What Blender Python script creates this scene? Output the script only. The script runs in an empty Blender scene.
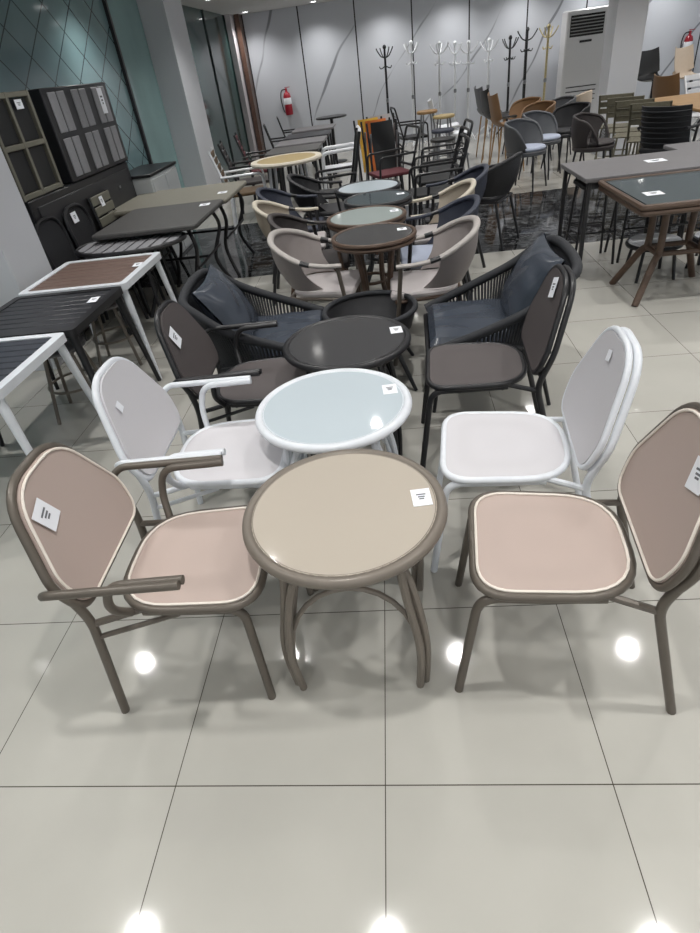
import bpy, math, random
from mathutils import Vector, Matrix
R = math.radians
pi = math.pi
sc = bpy.context.scene
col = sc.collection
rnd = random.Random(7)

# ------------------------------------------------------------------ materials
def lin(c):
    return tuple(((v / 255) / 12.92 if v / 255 <= .04045 else ((v / 255 + .055) / 1.055) ** 2.4) for v in c) + (1,)

def new_mat(name):
    m = bpy.data.materials.new(name); m.use_nodes = True
    nt = m.node_tree; b = nt.nodes['Principled BSDF']
    return m, nt, b

def N(nt, t, **kw):
    n = nt.nodes.new(t)
    for k, v in kw.items():
        setattr(n, k, v)
    return n

def simple(name, rgb, rough=.5, metal=0., var=.06, scale=30, bump=0, bscale=None, spec=.5):
    """Principled with a little procedural unevenness in tone and optional bump."""
    m, nt, b = new_mat(name)
    tc = N(nt, 'ShaderNodeTexCoord'); no = N(nt, 'ShaderNodeTexNoise'); no.inputs['Scale'].default_value = scale
    nt.links.new(tc.outputs['Object'], no.inputs['Vector'])
    mx = N(nt, 'ShaderNodeMix', data_type='RGBA')
    c = lin(rgb)
    mx.inputs['A'].default_value = tuple(min(1, v * (1 - var)) for v in c[:3]) + (1,)
    mx.inputs['B'].default_value = tuple(min(1, v * (1 + var)) for v in c[:3]) + (1,)
    nt.links.new(no.outputs['Fac'], mx.inputs['Factor']); nt.links.new(mx.outputs['Result'], b.inputs['Base Color'])
    b.inputs['Roughness'].default_value = rough; b.inputs['Metallic'].default_value = metal
    b.inputs['Specular IOR Level'].default_value = spec
    if bump:
        n2 = N(nt, 'ShaderNodeTexNoise'); n2.inputs['Scale'].default_value = bscale or 200
        nt.links.new(tc.outputs['Object'], n2.inputs['Vector'])
        bp = N(nt, 'ShaderNodeBump'); bp.inputs['Strength'].default_value = bump; bp.inputs['Distance'].default_value = .004
        nt.links.new(n2.outputs['Fac'], bp.inputs['Height']); nt.links.new(bp.outputs['Normal'], b.inputs['Normal'])
    return m

def weave(name, rgb, scale=260, rough=.65, depth=.35, var=.16):
    """woven strands: two crossed wave bands"""
    m, nt, b = new_mat(name)
    tc = N(nt, 'ShaderNodeTexCoord')
    w1 = N(nt, 'ShaderNodeTexWave', wave_type='BANDS', bands_direction='DIAGONAL'); w2 = N(nt, 'ShaderNodeTexWave', wave_type='BANDS', bands_direction='Z')
    for w, s in ((w1, scale), (w2, scale * .8)):
        w.inputs['Scale'].default_value = s; w.inputs['Distortion'].default_value = 1.2
        nt.links.new(tc.outputs['Object'], w.inputs['Vector'])
    mu = N(nt, 'ShaderNodeMath', operation='MULTIPLY')
    nt.links.new(w1.outputs['Fac'], mu.inputs[0]); nt.links.new(w2.outputs['Fac'], mu.inputs[1])
    mx = N(nt, 'ShaderNodeMix', data_type='RGBA'); c = lin(rgb)
    mx.inputs['A'].default_value = tuple(v * (1 - var) for v in c[:3]) + (1,)
    mx.inputs['B'].default_value = tuple(min(1, v * (1 + var)) for v in c[:3]) + (1,)
    nt.links.new(mu.outputs[0], mx.inputs['Factor']); nt.links.new(mx.outputs['Result'], b.inputs['Base Color'])
    b.inputs['Roughness'].default_value = rough
    bp = N(nt, 'ShaderNodeBump'); bp.inputs['Strength'].default_value = depth; bp.inputs['Distance'].default_value = .002
    nt.links.new(mu.outputs[0], bp.inputs['Height']); nt.links.new(bp.outputs['Normal'], b.inputs['Normal'])
    return m

def emit(name, rgb, s):
    m, nt, b = new_mat(name)
    b.inputs['Base Color'].default_value = lin(rgb); b.inputs['Emission Color'].default_value = lin(rgb); b.inputs['Emission Strength'].default_value = s
    return m

def floor_mat():
    m, nt, b = new_mat('polished_floor_tile')
    L = nt.links.new
    geo = N(nt, 'ShaderNodeNewGeometry'); sep = N(nt, 'ShaderNodeSeparateXYZ'); L(geo.outputs['Position'], sep.inputs[0])
    def grout(out, off, w):
        a = N(nt, 'ShaderNodeMath', operation='ADD'); L(out, a.inputs[0]); a.inputs[1].default_value = off
        d = N(nt, 'ShaderNodeMath', operation='DIVIDE'); L(a.outputs[0], d.inputs[0]); d.inputs[1].default_value = .6
        f = N(nt, 'ShaderNodeMath', operation='FRACT'); L(d.outputs[0], f.inputs[0])
        s = N(nt, 'ShaderNodeMath', operation='SUBTRACT'); L(f.outputs[0], s.inputs[0]); s.inputs[1].default_value = .5
        ab = N(nt, 'ShaderNodeMath', operation='ABSOLUTE'); L(s.outputs[0], ab.inputs[0])
        g = N(nt, 'ShaderNodeMath', operation='GREATER_THAN'); L(ab.outputs[0], g.inputs[0]); g.inputs[1].default_value = .5 - w / .6 / 2
        return g, d
    gx, dx = grout(sep.outputs[0], .7206 + 6, .0028); gy, dy = grout(sep.outputs[1], -.72 + 6, .0032)
    gm = N(nt, 'ShaderNodeMath', operation='MAXIMUM'); L(gx.outputs[0], gm.inputs[0]); L(gy.outputs[0], gm.inputs[1])
    # per-tile tone and soft stone clouding
    fx = N(nt, 'ShaderNodeMath', operation='FLOOR'); L(dx.outputs[0], fx.inputs[0]); fy = N(nt, 'ShaderNodeMath', operation='FLOOR'); L(dy.outputs[0], fy.inputs[0])
    cb = N(nt, 'ShaderNodeCombineXYZ'); L(fx.outputs[0], cb.inputs[0]); L(fy.outputs[0], cb.inputs[1])
    wn = N(nt, 'ShaderNodeTexWhiteNoise', noise_dimensions='2D'); L(cb.outputs[0], wn.inputs['Vector'])
    no = N(nt, 'ShaderNodeTexNoise'); no.inputs['Scale'].default_value = 2.2; no.inputs['Detail'].default_value = 4; L(geo.outputs['Position'], no.inputs['Vector'])
    ad = N(nt, 'ShaderNodeMath', operation='MULTIPLY_ADD'); L(wn.outputs['Value'], ad.inputs[0]); ad.inputs[1].default_value = .25; L(no.outputs['Fac'], ad.inputs[2])
    mx = N(nt, 'ShaderNodeMix', data_type='RGBA'); mx.inputs['A'].default_value = lin((168, 166, 159)); mx.inputs['B'].default_value = lin((188, 186, 179))
    L(ad.outputs[0], mx.inputs['Factor'])
    m2 = N(nt, 'ShaderNodeMix', data_type='RGBA'); L(mx.outputs['Result'], m2.inputs['A']); m2.inputs['B'].default_value = lin((74, 70, 62))
    # the black marble strip crossing the aisle
    ya = N(nt, 'ShaderNodeMath', operation='GREATER_THAN'); L(sep.outputs[1], ya.inputs[0]); ya.inputs[1].default_value = 5.48
    yb = N(nt, 'ShaderNodeMath', operation='LESS_THAN'); L(sep.outputs[1], yb.inputs[0]); yb.inputs[1].default_value = 7.85
    st = N(nt, 'ShaderNodeMath', operation='MULTIPLY'); L(ya.outputs[0], st.inputs[0]); L(yb.outputs[0], st.inputs[1])
    mp = N(nt, 'ShaderNodeMapping'); mp.inputs['Scale'].default_value = (1, 2.4, 1); L(geo.outputs['Position'], mp.inputs['Vector'])
    vn = N(nt, 'ShaderNodeTexNoise'); vn.inputs['Scale'].default_value = 3.2; vn.inputs['Detail'].default_value = 9; vn.inputs['Roughness'].default_value = .72; L(mp.outputs[0], vn.inputs['Vector'])
    vs = N(nt, 'ShaderNodeMath', operation='SUBTRACT'); L(vn.outputs['Fac'], vs.inputs[0]); vs.inputs[1].default_value = .5
    va = N(nt, 'ShaderNodeMath', operation='ABSOLUTE'); L(vs.outputs[0], va.inputs[0])
    rp = N(nt, 'ShaderNodeValToRGB'); rp.color_ramp.elements[0].position = 0; rp.color_ramp.elements[0].color = lin((120, 122, 124))
    rp.color_ramp.elements[1].position = .022; rp.color_ramp.elements[1].color = lin((22, 22, 24)); L(va.outputs[0], rp.inputs[0])
    m3 = N(nt, 'ShaderNodeMix', data_type='RGBA'); L(st.outputs[0], m3.inputs['Factor']); L(mx.outputs['Result'], m3.inputs['A']); L(rp.outputs[0], m3.inputs['B'])
    L(gm.outputs[0], m2.inputs['Factor']); L(m3.outputs['Result'], m2.inputs['A'])
    L(m2.outputs['Result'], b.inputs['Base Color'])
    b.inputs['Roughness'].default_value = .07; b.inputs['IOR'].default_value = 1.5
    return m

def marble_wall(name, joint=True):
    m, nt, b = new_mat(name); L = nt.links.new
    geo = N(nt, 'ShaderNodeNewGeometry'); sep = N(nt, 'ShaderNodeSeparateXYZ'); L(geo.outputs['Position'], sep.inputs[0])
    mp = N(nt, 'ShaderNodeMapping'); mp.inputs['Rotation'].default_value = (0, R(-34), 0); L(geo.outputs['Position'], mp.inputs['Vector'])
    wv = N(nt, 'ShaderNodeTexWave', wave_type='BANDS', bands_direction='X'); wv.inputs['Scale'].default_value = .26; wv.inputs['Distortion'].default_value = 5; wv.inputs['Detail'].default_value = 3; wv.inputs['Detail Scale'].default_value = .8; L(mp.outputs[0], wv.inputs['Vector'])
    vn = N(nt, 'ShaderNodeTexNoise'); vn.inputs['Scale'].default_value = 1.1; L(geo.outputs['Position'], vn.inputs['Vector'])
    pr = N(nt, 'ShaderNodeMath', operation='MULTIPLY_ADD'); L(vn.outputs['Fac'], pr.inputs[0]); pr.inputs[1].default_value = .02; L(wv.outputs['Fac'], pr.inputs[2])
    rp = N(nt, 'ShaderNodeValToRGB'); rp.color_ramp.elements[0].position = .998; rp.color_ramp.elements[0].color = lin((192, 195, 202))
    rp.color_ramp.elements[1].position = 1; rp.color_ramp.elements[1].color = lin((132, 134, 140)); sb = N(nt, 'ShaderNodeMath', operation='SUBTRACT'); L(pr.outputs[0], sb.inputs[0]); sb.inputs[1].default_value = .011; L(sb.outputs[0], rp.inputs[0])
    a = N(nt, 'ShaderNodeMath', operation='ADD'); L(sep.outputs[0], a.inputs[0]); a.inputs[1].default_value = .56 + 11
    d = N(nt, 'ShaderNodeMath', operation='DIVIDE'); L(a.outputs[0], d.inputs[0]); d.inputs[1].default_value = 1.105
    f = N(nt, 'ShaderNodeMath', operation='FRACT'); L(d.outputs[0], f.inputs[0])
    g = N(nt, 'ShaderNodeMath', operation='LESS_THAN'); L(f.outputs[0], g.inputs[0]); g.inputs[1].default_value = .024
    m2 = N(nt, 'ShaderNodeMix', data_type='RGBA'); L(rp.outputs[0], m2.inputs['A']); m2.inputs['B'].default_value = lin((46, 46, 48)); L(g.outputs[0], m2.inputs['Factor'])
    L(m2.outputs['Result'], b.inputs['Base Color']); b.inputs['Roughness'].default_value = .16
    return m

def glass_wall(name, rgb, diamonds, line=(52, 66, 70), size=.52):
    m, nt, b = new_mat(name); L = nt.links.new
    geo = N(nt, 'ShaderNodeNewGeometry'); sep = N(nt, 'ShaderNodeSeparateXYZ'); L(geo.outputs['Position'], sep.inputs[0])
    no = N(nt, 'ShaderNodeTexNoise'); no.inputs['Scale'].default_value = 1.4; no.inputs['Detail'].default_value = 5; L(geo.outputs['Position'], no.inputs['Vector'])
    mx = N(nt, 'ShaderNodeMix', data_type='RGBA'); c = lin(rgb)
    mx.inputs['A'].default_value = tuple(v * .7 for v in c[:3]) + (1,); mx.inputs['B'].default_value = tuple(v * 1.25 for v in c[:3]) + (1,)
    L(no.outputs['Fac'], mx.inputs['Factor']); out = mx.outputs['Result']
    if diamonds:
        zz = N(nt, 'ShaderNodeMath', operation='MULTIPLY'); L(sep.outputs[2], zz.inputs[0]); zz.inputs[1].default_value = 1.35
        gs = []
        for op in ('ADD', 'SUBTRACT'):
            s = N(nt, 'ShaderNodeMath', operation=op); L(sep.outputs[1], s.inputs[0]); L(zz.outputs[0], s.inputs[1])
            d = N(nt, 'ShaderNodeMath', operation='DIVIDE'); L(s.outputs[0], d.inputs[0]); d.inputs[1].default_value = size
            a = N(nt, 'ShaderNodeMath', operation='ADD'); L(d.outputs[0], a.inputs[0]); a.inputs[1].default_value = 20
            f = N(nt, 'ShaderNodeMath', operation='FRACT'); L(a.outputs[0], f.inputs[0])
            g = N(nt, 'ShaderNodeMath', operation='LESS_THAN'); L(f.outputs[0], g.inputs[0]); g.inputs[1].default_value = .04; gs.append(g)
        mxm = N(nt, 'ShaderNodeMath', operation='MAXIMUM'); L(gs[0].outputs[0], mxm.inputs[0]); L(gs[1].outputs[0], mxm.inputs[1])
        m2 = N(nt, 'ShaderNodeMix', data_type='RGBA'); L(out, m2.inputs['A']); m2.inputs['B'].default_value = lin(line); L(mxm.outputs[0], m2.inputs['Factor']); out = m2.outputs['Result']
    L(out, b.inputs['Base Color']); b.inputs['Roughness'].default_value = .09
    return m

def wood(name, rgb, rough=.45):
    m, nt, b = new_mat(name); L = nt.links.new
    tc = N(nt, 'ShaderNodeTexCoord'); mp = N(nt, 'ShaderNodeMapping'); mp.inputs['Scale'].default_value = (2, 24, 24); L(tc.outputs['Object'], mp.inputs['Vector'])
    no = N(nt, 'ShaderNodeTexNoise'); no.inputs['Scale'].default_value = 2; no.inputs['Detail'].default_value = 6; L(mp.outputs[0], no.inputs['Vector'])
    mx = N(nt, 'ShaderNodeMix', data_type='RGBA'); c = lin(rgb)
    mx.inputs['A'].default_value = tuple(v * .65 for v in c[:3]) + (1,); mx.inputs['B'].default_value = tuple(min(1, v * 1.35) for v in c[:3]) + (1,)
    L(no.outputs['Fac'], mx.inputs['Factor']); L(mx.outputs['Result'], b.inputs['Base Color']); b.inputs['Roughness'].default_value = rough
    return m

M = {}
M['floor'] = floor_mat(); M['marble'] = marble_wall('white_marble_panels')
M['teal_glass'] = glass_wall('teal_patterned_glass', (116, 142, 146), True)
M['pale_glass'] = glass_wall('pale_teal_glass', (138, 168, 168), False)
M['dark_glass'] = glass_wall('dark_green_glass', (54, 76, 74), False)
M['paint'] = simple('white_paint', (205, 207, 212), .6, var=.02, scale=3)
M['ceil'] = simple('ceiling_paint', (190, 190, 190), .8, var=.02, scale=2)
M['taupe'] = simple('taupe_metal', (98, 91, 83), .4, .2)
M['taupe_light'] = simple('light_taupe_metal', (120, 112, 103), .4, .15)
M['white_metal'] = simple('white_metal', (222, 226, 232), .32)
M['black_metal'] = simple('black_metal', (30, 30, 33), .38)
M['char_metal'] = simple('charcoal_metal', (42, 42, 45), .42)
M['tan_mesh'] = weave('tan_mesh_fabric', (181, 164, 156), 420, .6, .12, .03)
M['white_mesh'] = weave('white_mesh_fabric', (204, 202, 206), 420, .6, .1, .03)
M['dark_mesh'] = weave('dark_brown_mesh_fabric', (82, 76, 76), 420, .55, .12, .06)
M['piping'] = simple('cream_piping', (232, 224, 214), .5)
M['tan_glass'] = simple('tan_glass_top', (184, 175, 163), .05, var=.03, scale=3)
M['pale_top'] = simple('pale_glass_top', (190, 201, 208), .05, var=.02, scale=3)
M['dark_top'] = simple('dark_glass_top', (70, 70, 72), .1, var=.05, scale=3)
M['grey_top'] = simple('grey_green_glass_top', (156, 166, 164), .06, var=.03, scale=3)
M['slate_top'] = simple('slate_glass_top', (76, 86, 90), .05, var=.03, scale=3)
M['paper'] = simple('white_paper', (238, 240, 246), .7, var=.01)
M['ink'] = simple('grey_ink', (110, 112, 118), .7)
M['rope'] = weave('black_rope', (40, 42, 47), 160, .7, .4, .25)
M['navy_vinyl'] = simple('blue_grey_cushion', (60, 66, 76), .26, var=.18, scale=9, bump=.5, bscale=9)
M['grey_wicker'] = weave('grey_wicker', (152, 144, 142), 150, .6, .4, .12)
M['grey_tube'] = weave('grey_wrapped_tube', (172, 166, 162), 120, .55, .3, .1)
M['beige_wicker'] = weave('beige_wicker', (160, 150, 136), 150, .6, .4, .12)
M['beige_tube'] = weave('beige_wrapped_tube', (196, 188, 172), 120, .55, .3, .1)
M['brown_wicker'] = weave('dark_brown_wicker', (60, 54, 54), 150, .55, .4, .2)
M['navy_wicker'] = weave('navy_wicker', (52, 57, 72), 150, .55, .4, .16)
M['black_wicker'] = weave('black_wicker', (36, 36, 40), 150, .55, .4, .2)
M['bamboo'] = wood('brown_rattan_pole', (84, 66, 54), .5)
M['seat_grey'] = simple('pale_grey_seat', (176, 170, 170), .6, var=.04)
M['seat_blue'] = simple('pale_blue_cushion', (166, 174, 192), .7, var=.06)
M['slat_brown'] = wood('brown_slat', (104, 84, 76), .55)
M['slat_dark'] = simple('dark_navy_slat', (44, 48, 58), .5, var=.1)
M['slat_black'] = simple('black_slat', (40, 41, 46), .45, var=.1)
M['dark_stone'] = simple('dark_textured_top', (74, 73, 72), .5, var=.2, scale=60, bump=.4, bscale=60)
M['olive_top'] = simple('olive_grey_top', (128, 125, 114), .45, var=.1, scale=40)
M['grey_table'] = simple('grey_laminate', (112, 110, 112), .5, var=.08, scale=20)
M['plank_grey'] = simple('grey_plank', (138, 138, 142), .5, var=.14, scale=40)
M['olive_metal'] = simple('olive_frame', (112, 110, 98), .5)
M['cabinet'] = simple('white_cabinet', (196, 200, 202), .4, var=.03)
M['steel'] = simple('brushed_steel', (150, 152, 156), .3, .9)
M['rack_white'] = simple('white_gloss', (225, 228, 232), .3)
M['rack_wood'] = wood('pale_wood', (190, 176, 132), .5)
M['red'] = simple('red_enamel', (150, 26, 44), .35)
M['rubber'] = simple('black_rubber', (24, 24, 25), .7)
M['ac_white'] = simple('ac_casing', (206, 206, 208), .4, var=.02)
M['tan_wood'] = wood('tan_wood', (150, 118, 78), .5)
M['brown_shell'] = simple('brown_shell', (120, 90, 60), .5)
M['grey_shell'] = simple('grey_shell', (84, 86, 90), .5)
M['black_shell'] = simple('black_shell', (24, 25, 27), .5)
M['beige_shell'] = simple('beige_shell', (186, 170, 152), .55)
M['cream'] = simple('cream_plastic', (216, 208, 192), .5)
M['white_plastic'] = simple('white_plastic', (222, 224, 228), .4)
M['yellow_slat'] = wood('tan_slat_top', (168, 148, 104), .5)
M['orange'] = simple('orange_cloth', (206, 112, 52), .8, var=.12)
M['yellow'] = simple('yellow_cloth', (200, 160, 60), .8, var=.1)
M['maroon'] = simple('maroon_cloth', (86, 34, 42), .8)
M['lamp'] = emit('downlight_glow', (255, 252, 246), 14)
M['lattice'] = wood('grey_green_slat_wood', (104, 100, 84), .6)
M['brown_chairback'] = wood('brown_slat_back', (98, 78, 54), .6)
M['mirror_trim'] = wood('brown_marbled_trim', (88, 66, 56), .3)
M['grey_post'] = simple('pale_post', (190, 184, 188), .4)

# ------------------------------------------------------------------ geometry
class G:
    def __init__(s):
        s.v = []; s.f = []; s.sm = []
    def add(s, vs, fs, smooth=False):
        o = len(s.v); s.v += [tuple(v) for v in vs]
        for f in fs:
            s.f.append(tuple(i + o for i in f)); s.sm.append(smooth)
    def tube(s, pts, r, n=10, closed=False, flat=1.0, r2=None):
        P = [Vector(p) for p in pts]; m = len(P)
        T = []
        for i in range(m):
            a = P[(i - 1) % m] if closed or i > 0 else P[i]; b = P[(i + 1) % m] if closed or i < m - 1 else P[i]
            T.append((b - a).normalized())
        up = Vector((0, 0, 1)) if abs(T[0].z) < .9 else Vector((1, 0, 0))
        nrm = (up - T[0] * up.dot(T[0])).normalized(); vs = []
        for i in range(m):
            if i:
                nrm = (nrm - T[i] * nrm.dot(T[i])).normalized()
            bi = T[i].cross(nrm); rr = r if r2 is None else r + (r2 - r) * i / (m - 1)
            for k in range(n):
                a = 2 * pi * k / n
                vs.append(P[i] + nrm * (math.cos(a) * rr * flat) + bi * (math.sin(a) * rr))
        fs = []
        for i in range(m if closed else m - 1):
            for k in range(n):
                a, b2 = i * n + k, i * n + (k + 1) % n; c, d = ((i + 1) % m) * n + (k + 1) % n, ((i + 1) % m) * n + k
                fs.append((a, b2, c, d))
        s.add(vs, fs, True)
        if not closed:
            s.add(vs[:n], [tuple(range(n))[::-1]]); s.add(vs[-n:], [tuple(range(n))])
        return s
    def box(s, c, d, M4=None, bev=0.):
        """box centred at c with full size d; bev chamfers all vertical-section edges"""
        x, y, z = d[0] / 2, d[1] / 2, d[2] / 2; b = min(bev, x * .9, y * .9, z * .9)
        if b <= 0:
            vs = [Vector((sx * x, sy * y, sz * z)) for sz in (-1, 1) for sy in (-1, 1) for sx in (-1, 1)]
            fs = [(0, 2, 3, 1), (4, 5, 7, 6), (0, 1, 5, 4), (2, 6, 7, 3), (0, 4, 6, 2), (1, 3, 7, 5)]
        else:
            rings = []
            for zz, ins in ((-z, b), (-z + b, 0), (z - b, 0), (z, b)):
                X, Y = x - ins, y - ins; q = b if ins == 0 else b * .5
                rings.append([Vector(p + (zz,)) for p in ((-X + q, -Y), (X - q, -Y), (X, -Y + q), (X, Y - q), (X - q, Y), (-X + q, Y), (-X, Y - q), (-X, -Y + q))])
            vs = sum(rings, []); fs = [tuple(range(8))[::-1], tuple(range(24, 32))]
            for r_ in range(3):
                for k in range(8):
                    fs.append((r_ * 8 + k, r_ * 8 + (k + 1) % 8, r_ * 8 + 8 + (k + 1) % 8, r_ * 8 + 8 + k))
        c = Vector(c)
        vs = [(M4 @ v if M4 else v) + c for v in vs]
        s.add(vs, fs); return s
    def prism(s, out, z0, z1, bev=0., smooth=False):
        """extruded 2D outline (CCW) with optional chamfer of both rims"""
        n = len(out); cx = sum(p[0] for p in out) / n; cy = sum(p[1] for p in out) / n
        def ring(ins, z):
            r = []
            for x, y in out:
                d = math.hypot(x - cx, y - cy) or 1; k = max(0, d - ins) / d
                r.append((cx + (x - cx) * k, cy + (y - cy) * k, z))
            return r
        rs = [ring(bev, z0), ring(0, z0 + bev), ring(0, z1 - bev), ring(bev, z1)] if bev else [ring(0, z0), ring(0, z1)]
        vs = sum(rs, []); fs = [tuple(range(n))[::-1], tuple(range((len(rs) - 1) * n, len(rs) * n))]
        s.add(vs, fs)
        s.add(vs, [(i * n + k, i * n + (k + 1) % n, (i + 1) * n + (k + 1) % n, (i + 1) * n + k) for i in range(len(rs) - 1) for k in range(n)], True)
        return s
    def lathe(s, prof, n=32, c=(0, 0, 0), sx=1., sy=1.):
        vs = []; m = len(prof)
        for r, z in prof:
            for k in range(n):
                a = 2 * pi * k / n; vs.append((c[0] + r * math.cos(a) * sx, c[1] + r * math.sin(a) * sy, c[2] + z))
        fs = [(i * n + k, i * n + (k + 1) % n, (i + 1) * n + (k + 1) % n, (i + 1) * n + k) for i in range(m - 1) for k in range(n)]
        s.add(vs, fs, True)
        for i, rev in ((0, True), (m - 1, False)):
            if prof[i][0] > 1e-5:
                idx = vs[i * n:(i + 1) * n]; s.add(idx, [tuple(range(n))[::-1] if rev else tuple(range(n))])
        return s
    def grid(s, rows, th=0., smooth=True, wrap=False):
        """sheet through rows of points; th > 0 gives it a second skin and closed rims"""
        h = len(rows); w = len(rows[0]); P = [[Vector(p) for p in r] for r in rows]
        def q(i, j): return P[i][j]
        vs = [p for r in P for p in r]
        W = w if wrap else w - 1
        fs = [(i * w + j, i * w + (j + 1) % w, (i + 1) * w + (j + 1) % w, (i + 1) * w + j) for i in range(h - 1) for j in range(W)]
        if th:
            vs2 = []
            for i in range(h):
                for j in range(w):
                    a = q(min(i + 1, h - 1), j) - q(max(i - 1, 0), j)
                    b = (q(i, (j + 1) % w) - q(i, (j - 1) % w)) if wrap else q(i, min(j + 1, w - 1)) - q(i, max(j - 1, 0))
                    nn = b.cross(a)
                    nn = nn.normalized() if nn.length > 1e-9 else Vector((0, 0, 1))
                    vs2.append(q(i, j) - nn * th)
            o = len(vs); f2 = [tuple(x + o for x in f[::-1]) for f in fs]
            rim = []
            if not wrap:
                loop = [j for j in range(w)] + [i * w + w - 1 for i in range(1, h)] + [(h - 1) * w + j for j in range(w - 2, -1, -1)] + [i * w for i in range(h - 2, 0, -1)]
                L_ = len(loop)
                rim = [(loop[k], loop[k] + o, loop[(k + 1) % L_] + o, loop[(k + 1) % L_]) for k in range(L_)]
            else:
                for k in range(w):
                    k2 = (k + 1) % w
                    rim.append((k, k + o, k2 + o, k2)); a = (h - 1) * w
                    rim.append((a + k2, a + k2 + o, a + k + o, a + k))
            s.add(vs + vs2, fs + f2 + rim, smooth)
        else:
            s.add(vs, fs, smooth)
        return s
    def build(s, name, mat, parent=None, loc=None, rotz=None):
        me = bpy.data.meshes.new(name); me.from_pydata(s.v, [], s.f); me.polygons.foreach_set('use_smooth', s.sm)
        me.materials.append(mat); me.update(); me.set_sharp_from_angle(angle=R(38))
        o = bpy.data.objects.new(name, me); col.objects.link(o)
        if parent is not None: o.parent = parent
        if loc is not None: o.location = loc
        if rotz is not None: o.rotation_euler.z = rotz
        return o

def tag(o, label, cat, group=None, kind=None):
    o['label'] = label; o['category'] = cat
    if group: o['group'] = group
    if kind: o['kind'] = kind
    return o

def thing(name, label, cat, loc=(0, 0, 0), yaw=0., group=None):
    o = bpy.data.objects.new(name, None); col.objects.link(o); o.empty_display_size = .1
    o.location = loc; o.rotation_euler.z = R(yaw)
    return tag(o, label, cat, group)

def struct(o):
    o['kind'] = 'structure'; return o

def dup(root, label=None, loc=None, yaw=None, group=None):
    r = root.copy(); col.objects.link(r)
    if loc is not None: r.location = loc
    if yaw is not None: r.rotation_euler.z = R(yaw)
    if label: r['label'] = label
    if group: r['group'] = group
    for ch in list(root.children):
        c = ch.copy(); col.objects.link(c); c.parent = r
        for g in list(ch.children):
            d = g.copy(); col.objects.link(d); d.parent = c
    return r

def arc(c, r, a0, a1, n=8):
    return [(c[0] + r * math.cos(a0 + (a1 - a0) * k / n), c[1] + r * math.sin(a0 + (a1 - a0) * k / n)) for k in range(n + 1)]

def rpoly(pts, rad, n=7):
    """rounded polygon outline (2D)"""
    out = []; m = len(pts)
    for i in range(m):
        p = Vector(pts[i]); a = Vector(pts[i - 1]) - p; b = Vector(pts[(i + 1) % m]) - p
        r = rad[i] if isinstance(rad, (list, tuple)) else rad
        ang = a.angle(b); t = min(r / math.tan(ang / 2), a.length * .49, b.length * .49)
        a_, b_ = p + a.normalized() * t, p + b.normalized() * t
        for k in range(n + 1):
            u = k / n
            out.append(tuple(a_ * (1 - u) ** 2 + p * (2 * u * (1 - u)) + b_ * u * u))
    return out

def fil(pts, rad, n=6):
    """polyline (3D) with rounded corners"""
    P = [Vector(p) for p in pts]; out = [P[0]]
    for i in range(1, len(P) - 1):
        p = P[i]; a = P[i - 1] - p; b = P[i + 1] - p
        t = min(rad, a.length * .49, b.length * .49); a_, b_ = p + a.normalized() * t, p + b.normalized() * t
        for k in range(n + 1):
            u = k / n; out.append(a_ * (1 - u) ** 2 + p * (2 * u * (1 - u)) + b_ * u * u)
    out.append(P[-1]); return out

def cat(pts, n=6, closed=False):
    P = [Vector(p) for p in pts]; m = len(P); out = []
    for i in range(m if closed else m - 1):
        g = (lambda k: P[k % m]) if closed else (lambda k: P[max(0, min(m - 1, k))])
        p0, p1, p2, p3 = g(i - 1), g(i), g(i + 1), g(i + 2)
        for k in range(n):
            t = k / n
            out.append(.5 * ((2 * p1) + (p2 - p0) * t + (2 * p0 - 5 * p1 + 4 * p2 - p3) * t * t + (3 * p1 - p0 - 3 * p2 + p3) * t ** 3))
    if not closed: out.append(P[-1])
    return out

def panel(out3, nrm, sag, th, g):
    """filled panel from a closed 3D outline: concentric rings on two skins, dished along -nrm"""
    n = len(out3); c = sum((Vector(p) for p in out3), Vector()) / n; fs = (1, .85, .65, .4, .2); vs = []
    for sk in (0, 1):
        for f in fs: vs += [c + (Vector(p) - c) * f - nrm * (sag * (1 - f * f) + sk * th) for p in out3]
        vs.append(c - nrm * (sag + sk * th))
    m = len(fs); o = m * n + 1; F = []
    for i in range(m - 1):
        for k in range(n):
            k2 = (k + 1) % n; q = (i * n + k, i * n + k2, (i + 1) * n + k2, (i + 1) * n + k)
            F += [q, tuple(x + o for x in q[::-1])]
    for k in range(n):
        k2 = (k + 1) % n; q = ((m - 1) * n + k, (m - 1) * n + k2, m * n)
        F += [q, tuple(x + o for x in q[::-1]), (k2, k, k + o, k2 + o)]
    g.add(vs, F, True)

def price_tag(parent, c, xa, ya, w=.06, h=.075, name='price_tag'):
    """flat paper tag centred at c, lying along axes xa, ya"""
    xa = Vector(xa).normalized(); ya = Vector(ya).normalized(); n = xa.cross(ya); c = Vector(c)
    g = G(); vs = []
    for dz in (0, .0012):
        for sx, sy in ((-1, -1), (1, -1), (1, 1), (-1, 1)):
            vs.append(c + xa * (sx * w / 2) + ya * (sy * h / 2) + n * dz)
    g.add(vs, [(3, 2, 1, 0), (4, 5, 6, 7), (0, 1, 5, 4), (1, 2, 6, 5), (2, 3, 7, 6), (3, 0, 4, 7)])
    t = g.build(name, M['paper'], parent); t['label'] = 'white paper price tag'
    if w > .045:
        q = G()
        for k, (ww, off) in enumerate(((.5, .16), (.36, .02), (.26, -.1))):
            o = c + n * .0016 + ya * (h * off)
            vs = [o + xa * (sx * w * ww / 2) + ya * (sy * h * .035) for sx, sy in ((-1, -1), (1, -1), (1, 1), (-1, 1))]
            q.add(vs + [v + n * .0004 for v in vs], [(0, 1, 2, 3)[::-1], (4, 5, 6, 7), (0, 1, 5, 4), (1, 2, 6, 5), (2, 3, 7, 6), (3, 0, 4, 7)])
        q.build('tag_print', M['ink'], t)
    return t

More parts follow.
